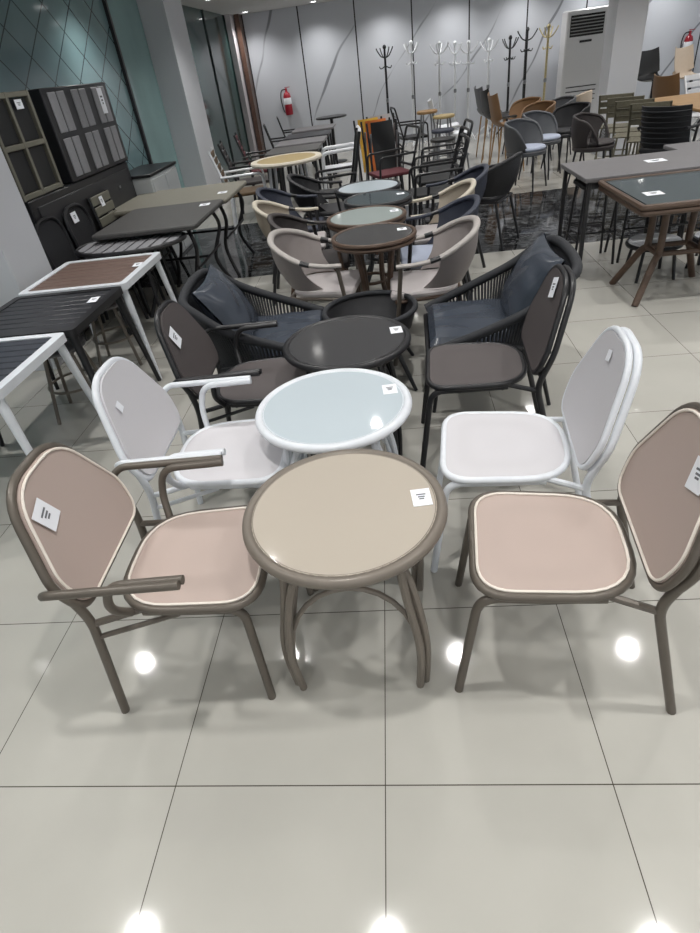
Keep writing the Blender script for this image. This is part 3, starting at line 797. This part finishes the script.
def ring_stool(label, loc):
    t = thing('round_low_stool', label, 'stool', loc, 0, 'round white-topped stools under the glass table')
    G().lathe([(0, .245), (.17, .245), (.18, .255), (.175, .27), (0, .275)], 40).build('seat', M['white_plastic'], t)
    G().tube([(.185 * math.cos(2 * pi * k / 40), .185 * math.sin(2 * pi * k / 40), .245) for k in range(40)], .016, 8, True).build('rim', M['black_metal'], t)
    for k in range(4):
        a = pi / 4 + k * pi / 2; G().tube([(.15 * math.cos(a), .15 * math.sin(a), .24), (.19 * math.cos(a), .19 * math.sin(a), 0)], .012, 7).build('leg', M['black_metal'], t)
ring_stool('low round stool with white top and black rim, left one under the glass table', (1.93, 4.47, 0))
ring_stool('low round stool with white top and black rim, right one at the picture edge', (2.38, 4.42, 0))

# ------------------------------------------------------------------ wicker dining chairs by the right pillar
def wing_chair(label, loc, yaw, shell, seatm, leg='black_metal', open_sides=False, zb=.76, group='wicker chairs by the right pillar', name='wicker_dining_chair'):
    t = thing(name, label, 'chair', loc, yaw, group)
    half = [(.1, .25, .5), (.06, .285, .6), (-.02, .3, .7), (-.14, .26, zb - .02), (-.22, .15, zb), (-.25, 0, zb)]
    cp = cat(half + [(x, -y, z) for x, y, z in half[::-1][1:]], 6); n = len(cp)
    low = []
    for k in range(n):
        a = R(50) + (2 * pi - R(100)) * k / (n - 1); low.append(Vector((-.02 + .2 * math.cos(a), .21 * math.sin(a), .44)))
    i0, i1 = (9, n - 10) if open_sides else (0, n - 1)
    rows = [[cp[k].lerp(low[k], j / 6) + Vector((-.02 * math.sin(pi * j / 6), 0, 0)) for k in range(i0, i1 + 1)] for j in range(7)]
    G().grid(rows, .014).build('backrest', M[shell], t)
    G().tube(cp, .015, 8).build('top_rail', M[shell], t)
    if open_sides:
        g = G()
        for k in list(range(0, i0, 1)) + list(range(i1 + 1, n)): g.tube([cp[k], low[k]], .005, 5)
        g.build('side_ropes', M['rope'], t)
    G().prism([(.24 * math.cos(2 * pi * k / 32), .24 * math.sin(2 * pi * k / 32)) for k in range(32)], .4, .45, .012).build('seat_base', M[shell], t)
    G().prism([(.225 * math.cos(2 * pi * k / 32) + .01, .225 * math.sin(2 * pi * k / 32)) for k in range(32)], .45, .49, .014).build('seat_cushion', M[seatm], t)
    for a in (1, -1):
        for b in (1, -1): G().tube([(a * .16, b * .16, .41), (a * .21, b * .21, 0)], .014, 8, r2=.01).build('leg', M[leg], t)
    return t
wing_chair('blue-grey wicker chair with pale blue seat, nearer of the pair by the marble strip', (1.7, 8.05, 0), -35, 'grey_shell', 'seat_blue')
wing_chair('blue-grey wicker chair with pale blue seat, half hidden behind its twin', (2.05, 8.75, 0), -35, 'grey_shell', 'seat_blue')
wing_chair('dark brown chair with open rope side and brown seat in front of the white pillar', (2.45, 7.85, 0), -30, 'brown_wicker', 'brown_wicker', open_sides=True)
wing_chair('black wicker chair between the blue-grey and the brown chairs', (2.47, 9.2, 0), 200, 'black_wicker', 'black_wicker')
wing_chair('brown wicker chair with tan shell behind the blue-grey pair', (2.2, 9.98, 0), 200, 'brown_shell', 'brown_wicker')
wing_chair('brown wicker chair with tan shell, farther one near the pale coat stand', (2.2, 10.9, 0), 200, 'brown_shell', 'beige_shell')
wing_chair('dark grey chair near the air conditioner, left of the beige one', (2.6, 10.35, 0), 190, 'grey_shell', 'grey_shell')
wing_chair('beige chair standing in front of the air conditioner', (3.02, 10.95, 0), 150, 'beige_shell', 'beige_shell')

# ------------------------------------------------------------------ shells, stacks, stools further back
def shell_chair(label, loc, yaw, shell, legm, zs=.45, group=None, swivel=False, name='shell_chair', legs=True):
    t = thing(name, label, 'chair', loc, yaw, group)
    prof = [(.22, zs - .02), (.18, zs), (.05, zs - .01), (-.1, zs - .01), (-.18, zs + .03), (-.22, zs + .12), (-.25, zs + .25), (-.28, zs + .38)]
    pp = cat([(x, 0, z) for x, z in prof], 4); rows = []
    for p in pp:
        w = .21 - max(0, p.z - zs - .2) * .12
        rows.append([(p.x + .05 * (abs(u) ** 3) * (1 if p.z > zs + .06 else 0), u * w, p.z + .03 * abs(u) ** 3) for u in [-1 + 2 * k / 10 for k in range(11)]])
    G().grid(rows, .012).build('shell', M[shell], t)
    if swivel:
        G().tube([(0, 0, .1), (0, 0, zs - .02)], .025, 8).build('column', M[legm], t)
        for k in range(4):
            a = pi / 4 + k * pi / 2; G().tube([(0, 0, .12), (.24 * math.cos(a), .24 * math.sin(a), .012)], .013, 7).build('leg', M[legm], t)
    else:
        for a in (1, -1):
            for b in (1, -1): G().tube([(a * .14, b * .14, zs - .02), (a * .2, b * .2, 0)], .013, 7, r2=.009).build('leg', M[legm], t)
    return t
shell_chair('tall grey shell chair with pale wooden legs, first in the leaning row', (1.72, 10.9, 0), 8, 'grey_shell', 'tan_wood', .62, 'tall shell chairs on thin legs')
shell_chair('tall black shell chair with pale wooden legs, second in the leaning row', (1.72, 10.25, 0), 8, 'black_shell', 'tan_wood', .62, 'tall shell chairs on thin legs')
shell_chair('tall brown shell chair with pale wooden legs beside the blue-grey chairs', (1.72, 9.45, 0), 8, 'brown_shell', 'tan_wood', .6, 'tall shell chairs on thin legs')

t = shell_chair('black shell bar stool right of the white pillar', (4.25, 11.0, 0), -70, 'black_shell', 'black_metal', .8, 'shell bar stools at the right wall', True, 'shell_bar_stool')
price_tag(t, (-.265, 0, 1.08), (0, -1, 0), (-.1, 0, 1), .09, .07)
t = shell_chair('beige shell bar stool with cream seat edge below the right fire extinguisher', (4.78, 10.9, 0), -60, 'beige_shell', 'black_metal', .78, 'shell bar stools at the right wall', True, 'shell_bar_stool')
price_tag(t, (-.265, 0, 1.06), (0, -1, 0), (-.1, 0, 1), .09, .07)
shell_chair('dark grey shell bar stool cut off by the right edge of the picture', (5.3, 10.6, 0), -60, 'grey_shell', 'black_metal', .78, 'shell bar stools at the right wall', True, 'shell_bar_stool')
shell_chair('tan bucket chair with white seat beside the white pillar', (4.0, 9.55, 0), 30, 'brown_shell', 'white_metal', .56, None, False, 'bucket_chair')

def plain_table(label, loc, sx, sy, top, leg='black_metal', h=.74, group='tables on the right side', th=.03, name='dining_table'):
    t = thing(name, label, 'table', loc, 0, group)
    G().prism(rpoly([(sx / 2, -sy / 2), (sx / 2, sy / 2), (-sx / 2, sy / 2), (-sx / 2, -sy / 2)], .02, 3), h - th, h, .005).build('table_top', M[top], t)
    for a in (1, -1):
        for b in (1, -1): G().tube([(a * (sx / 2 - .07), b * (sy / 2 - .07), h - th), (a * (sx / 2 - .04), b * (sy / 2 - .04), 0)], .02, 8).build('leg', M[leg], t)
    for b in (1, -1): G().box((0, b * (sy / 2 - .07), h - th - .025), (sx - .16, .02, .05)).build('apron', M[leg], t)
    return t
plain_table('long wood-topped table right of the white pillar', (3.85, 7.95, 0), .95, 2.1, 'tan_wood', 'lattice')
plain_table('dark table with tan wood top by the shell bar stools', (4.75, 9.3, 0), .7, .8, 'tan_wood')
plain_table('small grey table at the right edge behind the glass table', (2.72, 5.4, 0), .7, .6, 'grey_table', h=.7)

def woven_chair(label, loc, yaw):
    t = thing('woven_back_chair', label, 'chair', loc, yaw)
    P = rpoly([(-.24, .46), (.24, .46), (.26, .86), (-.26, .86)], .07, 5); g = G()
    rows = []
    for j in range(8):
        z = .45 + .4 * j / 7; rows.append([(-.2 - (z - .45) * .25 + .12 * (abs(u) ** 3), u * .26, z) for u in [-1 + 2 * k / 12 for k in range(13)]])
    G().grid(rows, .012).build('backrest', M['black_wicker'], t)
    g = G()
    for j in range(7):
        z = .5 + .05 * j
        g.tube([(-.222 - (z - .45) * .25 + .12 * abs(u) ** 3, u * .262, z) for u in [-1 + 2 * k / 12 for k in range(13)]], .008, 5)
    g.build('weave_bands', M['rope'], t)
    G().prism(rpoly([(.23, -.24), (.23, .24), (-.22, .22), (-.22, -.22)], .06, 4), .4, .45, .01).build('seat', M['black_wicker'], t)
    for a in (1, -1):
        for b in (1, -1): G().tube([(a * .18, b * .19, .41), (a * .22, b * .22, 0)], .014, 7).build('leg', M['black_metal'], t)
    for s_ in (1, -1): G().tube(fil([(-.2, s_ * .26, .64), (.2, s_ * .27, .64), (.21, s_ * .24, .42)], .06), .015, 7).build('armrest', M['black_wicker'], t)
woven_chair('black woven chair with its back to the aisle at the wood-topped table', (3.05, 7.2, 0), 40)

def folding_chair(label, loc, yaw, wm='lattice', group='wooden folding chairs with crossed legs', seat=True, hb=.84):
    t = thing('folding_chair', label, 'chair', loc, yaw, group)
    for s_ in (1, -1):
        G().tube([(.2, s_ * .2, 0), (-.2, s_ * .2, hb)], .014, 6, flat=.6).build('leg', M[wm], t)
        G().tube([(-.22, s_ * .17, 0), (.17, s_ * .17, .45)], .014, 6, flat=.6).build('leg', M[wm], t)
    g = G()
    for k in range(5): g.box((.15 - k * .075, 0, .455), (.06, .38, .014), bev=.002)
    g.build('seat', M[wm], t)
    g = G()
    for k in range(3): g.box((-.115 - k * .038, 0, hb - .19 + k * .08), (.014, .38, .06), bev=.002)
    g.build('backrest', M[wm], t)
    G().tube([(.13, -.2, .14), (.13, .2, .14)], .009, 6).tube([(-.16, -.17, .08), (-.16, .17, .08)], .009, 6).build('stretcher', M[wm], t)
    return t
fl = ['nearest, behind the black woven chair', 'second, left of the long wood-topped table', 'third, left of the long wood-topped table', 'farthest, in front of the white pillar']
for k, (x, y, a) in enumerate(((3.02, 7.75, 65), (3.0, 8.2, 65), (3.05, 8.65, 65), (3.1, 9.15, 65))):
    folding_chair('grey-green wooden folding chair with crossed legs, ' + fl[k], (x, y, 0), a)
folding_chair('white folding chair standing behind the wood-topped table', (4.25, 9.2, 0), -70, 'white_plastic', None, hb=.92)

# ------------------------------------------------------------------ coat stands and wall equipment
def coat_rack(label, loc, mat, h, yaw=0, arms=4, base='tripod'):
    t = thing('coat_stand', label, 'coat stand', loc, yaw, 'coat stands along the back wall')
    G().tube([(0, 0, .02), (0, 0, h - .06)], .024, 10, r2=.02).build('pole', M[mat], t)
    G().lathe([(0, h - .07), (.03, h - .06), (.036, h - .03), (.02, h), (0, h + .005)], 12).build('finial', M[mat], t)
    for k in range(4):
        a = 2 * pi * k / 4 + .5; c, s = math.cos(a), math.sin(a)
        G().tube(cat([(c * .02, s * .02, h - .2), (c * .09, s * .09, h - .17), (c * .16, s * .16, h - .08), (c * .18, s * .18, h - .04)], 4), .011, 7).build('hook', M[mat], t)
    for k in range(4):
        a = 2 * pi * k / 4 + .1; c, s = math.cos(a), math.sin(a)
        G().tube(cat([(c * .02, s * .02, h - .34), (c * .09, s * .09, h - .37), (c * .12, s * .12, h - .33)], 4), .009, 7).build('lower_hook', M[mat], t)
    G().lathe([(.022, .82), (.032, .84), (.032, .87), (.022, .89)], 12).build('collar', M['steel'], t)
    for k in range(3):
        a = 2 * pi * k / 3; c, s = math.cos(a), math.sin(a)
        G().tube(cat([(0, 0, .2), (c * .1, s * .1, .15), (c * .24, s * .24, .015)], 4), .014, 7).build('foot', M[mat], t)
coat_rack('black coat stand, leftmost against the marble wall', (.04, 13.4, 0), 'black_metal', 1.75)
coat_rack('white coat stand right of the leftmost black one', (.55, 13.45, 0), 'rack_white', 1.76, 20)
coat_rack('white coat stand, second of the white ones from the left', (1.07, 13.3, 0), 'rack_white', 1.69, 40)
coat_rack('white coat stand, third of the white ones from the left', (1.4, 13.62, 0), 'rack_white', 1.66, 10)
coat_rack('white coat stand, fourth of the white ones, beside a wall joint', (1.62, 13.3, 0), 'rack_white', 1.64, 60)
coat_rack('white coat stand just left of the slim black one', (2.03, 13.5, 0), 'rack_white', 1.63, 30)
coat_rack('slim black coat stand right of the white stands', (2.4, 13.35, 0), 'black_metal', 1.62, 15)
coat_rack('taller black coat stand beside the pale wooden one', (2.74, 13.5, 0), 'black_metal', 1.71, 50)
coat_rack('pale wooden coat stand left of the air conditioner', (3.06, 13.2, 0), 'rack_wood', 1.71, 25)

t = thing('air_conditioner', 'tall white floor-standing air conditioner with dark top grille', 'air conditioner', (3.77, 13.5, 0))
G().box((0, 0, .93), (.74, .4, 1.86), bev=.02).build('casing', M['ac_white'], t)
gr = G().box((0, -.203, 1.62), (.6, .012, .32), bev=.003).build('outlet_grille', M['rubber'], t)
g = G()
for k in range(6): g.box((0, -.214, 1.5 + k * .048), (.58, .018, .012), Matrix.Rotation(R(25), 3, 'X'))
g.build('louvre', M['steel'], gr)
G().box((.0, -.206, 1.38), (.22, .014, .035), bev=.003).build('display', M['black_shell'], t)
g = G()
for k in range(4): g.box((0, -.203, .45 + k * .075), (.56, .012, .014))
g.build('intake_slots', M['rubber'], t)

def extinguisher(label, loc):
    t = thing('fire_extinguisher', label, 'fire extinguisher', loc, 0, 'fire extinguishers on the back wall')
    G().lathe([(0, 0), (.07, 0), (.078, .02), (.078, .33), (.06, .38), (.025, .41), (.022, .44), (0, .44)], 24).build('cylinder', M['red'], t)
    G().lathe([(.0785, .19), (.0795, .192), (.0795, .3), (.0785, .302)], 24).build('instruction_label', M['paper'], t)
    G().box((0, 0, .455), (.04, .04, .035), bev=.004).box((.03, 0, .485), (.11, .022, .012), bev=.003).build('valve', M['red'], t)
    G().tube(cat([(-.02, 0, .455), (-.1, -.01, .43), (-.13, -.01, .3), (-.11, -.01, .12), (-.085, -.01, .05)], 6), .011, 8).build('hose', M['rubber'], t)
    G().box((0, .075, .2), (.05, .03, .2)).build('wall_bracket', M['black_metal'], t)
extinguisher('red fire extinguisher on the marble wall at left, above the dark tables', (-2.04, 13.915, .8))
extinguisher('red fire extinguisher on the marble wall at the right edge', (5.9, 13.915, .83))

# ------------------------------------------------------------------ back left: round tan table, dark tables, chairs
t = thing('round_slat_table', 'large round table with tan slat top and white rim', 'table', (-1.24, 7.62, 0))
r = .43
G().lathe([(0, .7), (r - .07, .7), (r - .065, .73), (0, .73)], 56).build('table_top', M['yellow_slat'], t)
G().lathe([(r - .07, .695), (r, .695), (r + .008, .715), (r, .733), (r - .07, .733), (r - .072, .7)], 56).build('rim', M['cream'], t)
for k in range(4):
    a = pi / 4 + k * pi / 2; G().tube([(r * .6 * math.cos(a), r * .6 * math.sin(a), .7), (r * .8 * math.cos(a), r * .8 * math.sin(a), 0)], .018, 8).build('leg', M['white_metal'], t)
for k, (y, top, w) in enumerate(((8.6, 'dark_stone', 'dark textured table directly behind the round tan one'), (9.45, 'grey_table', 'grey table, second behind the round tan one'), (10.3, 'slat_black', 'black slatted table, third behind the round tan one'), (11.3, 'grey_table', 'grey table, farthest of the row near the fire extinguisher'))):
    tb = plain_table(w, (-1.27, y, 0), .72, .66, top, 'black_metal', .72, 'dark tables in the back left row')
t = thing('round_dark_table', 'round black table top near the back wall, right of the extinguisher', 'table', (-1.05, 12.5, 0))
G().lathe([(0, .745), (.29, .745), (.3, .76), (.29, .775), (0, .775)], 40).build('table_top', M['black_metal'], t)
G().tube([(0, 0, .02), (0, 0, .745)], .03, 10).build('column', M['black_metal'], t)
G().lathe([(0, 0), (.22, 0), (.22, .012), (.04, .03), (0, .03)], 32).build('base', M['black_metal'], t)

def high_chair_back(label, loc, yaw, back, frame, group='slat-backed chairs by the green glass'):
    t = thing('slat_back_armchair', label, 'chair', loc, yaw, group)
    g = G()
    for k in range(6): g.box((-.22 - k * .022, 0, .5 + k * .075), (.016, .4, .066), bev=.002)
    g.build('backrest', M[back], t)
    for s_ in (1, -1):
        G().tube([(-.2, s_ * .21, .42), (-.35, s_ * .21, .93)], .014, 7).build('back_post', M[frame], t)
        G().tube([(-.2, s_ * .21, .43), (-.24, s_ * .21, 0)], .014, 7).build('leg', M[frame], t)
        G().tube(fil([(-.28, s_ * .23, .64), (.22, s_ * .23, .64), (.22, s_ * .22, 0)], .06), .014, 7).build('arm_leg', M[frame], t)
    G().prism(rpoly([(.22, -.21), (.22, .21), (-.21, .21), (-.21, -.21)], .03, 3), .41, .445, .006).build('seat', M[back], t)
    price_tag(t, (-.33, .02, .86), (0, 1, 0), (-.28, 0, 1), .06, .08)
high_chair_back('armchair with brown slat back and pale frame, nearest by the green glass', (-1.78, 7.6, 0), 10, 'brown_chairback', 'rack_white')
high_chair_back('armchair with brown slat back, second by the green glass', (-1.85, 8.35, 0), 10, 'brown_wicker', 'black_metal')
high_chair_back('armchair with reddish brown back, third by the green glass', (-1.85, 9.3, 0), 10, 'maroon', 'black_metal')

def frame_chair(label, loc, yaw, seat='black_shell', group='black frame chairs'):
    t = thing('metal_frame_chair', label, 'chair', loc, yaw, group); F = M['black_metal']
    P = rpoly([(-.2, .5), (.2, .5), (.2, .88), (-.2, .88)], .05, 4)
    G().tube([(-.2 - (z - .44) * .28, y, z) for y, z in P], .014, 7, True).build('back_frame', F, t)
    g = G()
    for z in (.62, .75): g.tube([(-.2 - (z - .44) * .28, -.2, z), (-.2 - (z - .44) * .28, .2, z)], .009, 6)
    g.build('back_bars', F, t)
    G().prism(rpoly([(.22, -.21), (.22, .21), (-.21, .21), (-.21, -.21)], .04, 3), .41, .445, .006).build('seat', M[seat], t)
    for s_ in (1, -1):
        G().tube(fil([(-.22, s_ * .2, .52), (-.2, s_ * .2, .42), (-.24, s_ * .21, 0)], .02), .013, 7).build('leg', F, t)
        G().tube(fil([(-.26, s_ * .23, .64), (.2, s_ * .23, .63), (.23, s_ * .22, 0)], .05), .013, 7).build('arm_leg', F, t)
    return t
frame_chair('black frame chair at the left end of the dark tables, below the extinguisher', (-1.75, 11.0, 0), 10)
frame_chair('black frame chair farthest left near the back wall', (-1.72, 12.3, 0), 10)
frame_chair('black frame chair standing alone before the white coat stands', (.42, 11.0, 0), 10)
frame_chair('black armchair with dark red seat behind the café tables', (.0, 7.7, 0), 200, 'maroon')
for k, (x, y, w) in enumerate(((.42, 6.3, 'nearest of three on the right of the pale café table'), (.5, 6.95, 'middle of three on the right of the pale café table'), (.62, 7.6, 'farthest of three on the right of the pale café table'))):
    frame_chair('black frame armchair, ' + w, (x, y, 0), 185, 'black_shell', 'black armchairs right of the row')

# black high-backed sling chair and white plastic chair
t = thing('high_back_chair', 'black high-backed sling chair in front of the white plastic chair', 'chair', (-.62, 6.85, 0), 186)
t.rotation_euler.z = R(186)
rows = [[(x, u * .2, z) for u in (-1, -.5, 0, .5, 1)] for x, y, z in cat([(.22, 0, .43), (.1, 0, .44), (-.12, 0, .42), (-.2, 0, .5), (-.26, 0, .75), (-.3, 0, .98)], 4)]
G().grid(rows, .012).build('sling', M['black_shell'], t)
for s_ in (1, -1):
    G().tube(cat([(.22, s_ * .21, .43), (-.12, s_ * .21, .42), (-.2, s_ * .21, .5), (-.31, s_ * .21, 1.0)], 5), .016, 7).build('side_frame', M['black_metal'], t)
    G().tube([(.2, s_ * .21, .42), (.22, s_ * .22, 0)], .014, 7).build('leg', M['black_metal'], t); G().tube([(-.14, s_ * .21, .42), (-.24, s_ * .22, 0)], .014, 7).build('leg', M['black_metal'], t)
    G().tube(fil([(-.24, s_ * .24, .63), (.2, s_ * .24, .62), (.2, s_ * .22, .42)], .05), .014, 7).build('armrest', M['black_metal'], t)

t = thing('plastic_armchair', 'white plastic garden armchair behind the black high-backed one', 'chair', (-.68, 8.62, 0), 186)
g = G()
for k in range(6): g.box((-.24, -.17 + k * .068, .66), (.02, .045, .36), Matrix.Rotation(R(-14), 3, 'Y'), bev=.004)
g.build('back_slats', M['white_plastic'], t)
G().tube(fil([(-.2, -.22, .44), (-.3, -.22, .86), (-.3, .22, .86), (-.2, .22, .44)], .07), .022, 8).build('back_frame', M['white_plastic'], t)
G().prism(rpoly([(.24, -.24), (.24, .24), (-.22, .22), (-.22, -.22)], .05, 4), .4, .44, .01).build('seat', M['white_plastic'], t)
for s_ in (1, -1):
    G().tube(fil([(-.26, s_ * .25, .66), (.22, s_ * .26, .65), (.24, s_ * .25, 0)], .08), .022, 8).build('armrest', M['white_plastic'], t)
    G().tube([(-.18, s_ * .21, .42), (-.26, s_ * .23, 0)], .022, 8).build('leg', M['white_plastic'], t)

# folded cloth chairs leaning together
def folded_chair(label, loc, yaw, cloth):
    t = thing('folded_sling_chair', label, 'chair', loc, yaw, 'folded cloth chairs leaning together')
    for s_ in (1, -1):
        G().tube([(.12, s_ * .2, 0), (-.04, s_ * .2, .92)], .014, 7).build('frame_leg', M['black_metal'], t)
        G().tube([(-.1, s_ * .18, 0), (.03, s_ * .18, .8)], .013, 7).build('frame_leg', M['steel'], t)
    rows = [[(.05 - (z - .3) * .14 + .02 * math.sin(z * 9 + u * 2), u * .15, z) for u in [-1 + k / 4 for k in range(9)]] for z in [.28 + .08 * j for j in range(9)]]
    G().grid(rows, .006).build('cloth', M[cloth], t)
folded_chair('folded chair with orange cloth in the leaning bundle', (-.14, 8.74, 0), -70, 'orange')
folded_chair('folded chair with yellow cloth in the leaning bundle', (-.25, 9.04, 0), -70, 'yellow')
folded_chair('folded chair with dark cloth at the front of the leaning bundle', (-.06, 8.42, 0), -70, 'black_shell')
folded_chair('folded chair with grey cloth at the back of the leaning bundle', (-.08, 9.36, 0), -70, 'seat_grey')

# stools beside the white coat stands
def bar_stool(label, loc, mat, h=.72):
    t = thing('bar_stool', label, 'stool', loc, 10, 'bar stools before the coat stands')
    G().prism([(.16 * math.cos(2 * pi * k / 24), .16 * math.sin(2 * pi * k / 24)) for k in range(24)], h - .04, h, .01).build('seat', M[mat], t)
    for k in range(4):
        a = pi / 4 + k * pi / 2; G().tube([(.1 * math.cos(a), .1 * math.sin(a), h - .03), (.2 * math.cos(a), .2 * math.sin(a), 0)], .012, 7).build('leg', M['steel'], t)
    G().tube([(.155 * math.cos(2 * pi * k / 24), .155 * math.sin(2 * pi * k / 24), .3) for k in range(24)], .009, 6, True).build('footrest', M['steel'], t)
bar_stool('bar stool with tan seat, leftmost before the coat stands', (.62, 10.2, 0), 'tan_wood', .84)
bar_stool('bar stool with yellow seat beside the tan one', (.85, 9.9, 0), 'yellow_slat', .78)
bar_stool('bar stool with dark seat in front of the yellow one', (.78, 9.3, 0), 'navy_wicker', .66)
bar_stool('bar stool with white round seat before the coat stands', (1.0, 9.35, 0), 'white_plastic', .6)
bar_stool('bar stool with black seat nearest the black armchairs', (.72, 8.7, 0), 'black_shell', .62)
shell_chair('white plastic chair behind the yellow bar stool', (.95, 10.6, 0), 0, 'white_plastic', 'white_metal', .55, None, False, 'plastic_chair')

# ------------------------------------------------------------------ room
XL, XR, YB, YF, H = -2.95, 7.2, 14.0, -4.2, 2.55
struct(G().box(((XL + XR) / 2, (YB + YF) / 2, -.05), (XR - XL + .4, YB - YF + .4, .1)).build('floor', M['floor']))
struct(G().box(((XL + XR) / 2, (YB + YF) / 2, H + .05), (XR - XL + .4, YB - YF + .4, .1)).build('ceiling', M['ceil']))
struct(G().box(((XL + XR) / 2, YB + .05, H / 2), (XR - XL + .4, .1, H)).build('wall_back', M['marble']))
struct(G().box((XL - .05, (7.65 + YF) / 2, H / 2), (.1, 7.65 - YF, H)).build('wall_left', M['teal_glass']))
struct(G().box((XL - .05, (7.7 + 9.6) / 2, H / 2), (.1, 1.9, H)).build('window_1', M['pale_glass']))
struct(G().box((XL - .05, (9.6 + YB) / 2, H / 2), (.1, YB - 9.6, H)).build('window_2', M['dark_glass']))
struct(G().box((XL + .01, 7.675, H / 2), (.05, .05, H)).build('trim_1', M['black_metal']))
struct(G().box((XL + .005, 11.9, H / 2), (.03, .03, H)).build('trim_2', M['black_metal']))
struct(G().box((-2.76, 13.86, H / 2), (.09, .28, H)).build('trim_3', M['mirror_trim']))
struct(G().box((-2.88, 13.6, H / 2), (.1, .3, H)).build('trim_4', M['grey_post']))
def pillar(name, x0, x1, y0, y1):
    struct(G().box(((x0 + x1) / 2, (y0 + y1) / 2, H / 2), (x1 - x0, y1 - y0, H), bev=.004).build(name, M['paint']))
pillar('pillar_left_near', -2.97, -2.56, 3.68, 4.14)
pillar('pillar_left_far', -2.95, -2.62, 8.75, 9.55)
pillar('pillar_right', 3.12, 3.52, 9.7, 10.1)

# downlights: recessed lamps in the ceiling, each with a real spot lamp under its diffuser
def downlight(x, y, first=[None]):
    lab = 'round recessed downlight in the ceiling, glowing white'
    if first[0] is None:
        t = thing('ceiling_downlight', lab, 'ceiling light', (x, y, H), 0, 'recessed ceiling downlights')
        G().lathe([(.055, 0), (.07, 0), (.072, -.008), (.056, -.012), (.055, 0)], 24).build('bezel', M['white_metal'], t)
        G().lathe([(0, -.003), (.054, -.003), (.054, -.006), (0, -.006)], 24).build('diffuser', M['lamp'], t)
        first[0] = t
    else:
        dup(first[0], None, (x, y, H))
    ld = first[0].get('_') or None
    l = bpy.data.lights.new('downlight_spot', 'SPOT'); l.energy = LP; l.spot_size = R(132); l.spot_blend = 1; l.shadow_soft_size = .045; l.color = (1, .985, .96)
    o = bpy.data.objects.new('downlight_spot', l); col.objects.link(o); o.location = (x, y, H - .02)
LP = 74
for j in range(9):
    y = -2.8 + j * 1.9 + (1.05 if j == 8 else 0)
    for i in range(-1, 7):
        x = (-1.8 if j % 2 == 0 else -2.46) + i * (1.5 if j % 2 == 0 else 1.38)
        if j == 8: x = -2.52 + i * 1.3
        if -2.7 < x < 6.9: downlight(x, y)

w = bpy.data.worlds.new('World'); sc.world = w; w.use_nodes = True
w.node_tree.nodes['Background'].inputs[0].default_value = (.8, .85, .9, 1); w.node_tree.nodes['Background'].inputs[1].default_value = .75

# ------------------------------------------------------------------ camera
cam = bpy.data.cameras.new('Camera'); co = bpy.data.objects.new('Camera', cam); col.objects.link(co); sc.camera = co
cam.sensor_fit = 'HORIZONTAL'; cam.sensor_width = 36; cam.lens = 559.3 / 700 * 36; cam.clip_start = .02
yaw, pitch, roll = -.1299, .62537, -.14057
cy, sy, cp_, sp = math.cos(yaw), math.sin(yaw), math.cos(pitch), math.sin(pitch)
f = Vector((sy * cp_, cy * cp_, -sp)); r_ = Vector((cy, -sy, 0)); u = r_.cross(f)
c, s = math.cos(roll), math.sin(roll); r2 = r_ * c + u * s; u2 = u * c - r_ * s
co.matrix_world = Matrix(((r2.x, u2.x, -f.x, 0), (r2.y, u2.y, -f.y, 0), (r2.z, u2.z, -f.z, 1.6124), (0, 0, 0, 1)))
sc.view_settings.view_transform = 'Standard'; sc.view_settings.look = 'None'; sc.view_settings.exposure = 0; sc.view_settings.gamma = 1
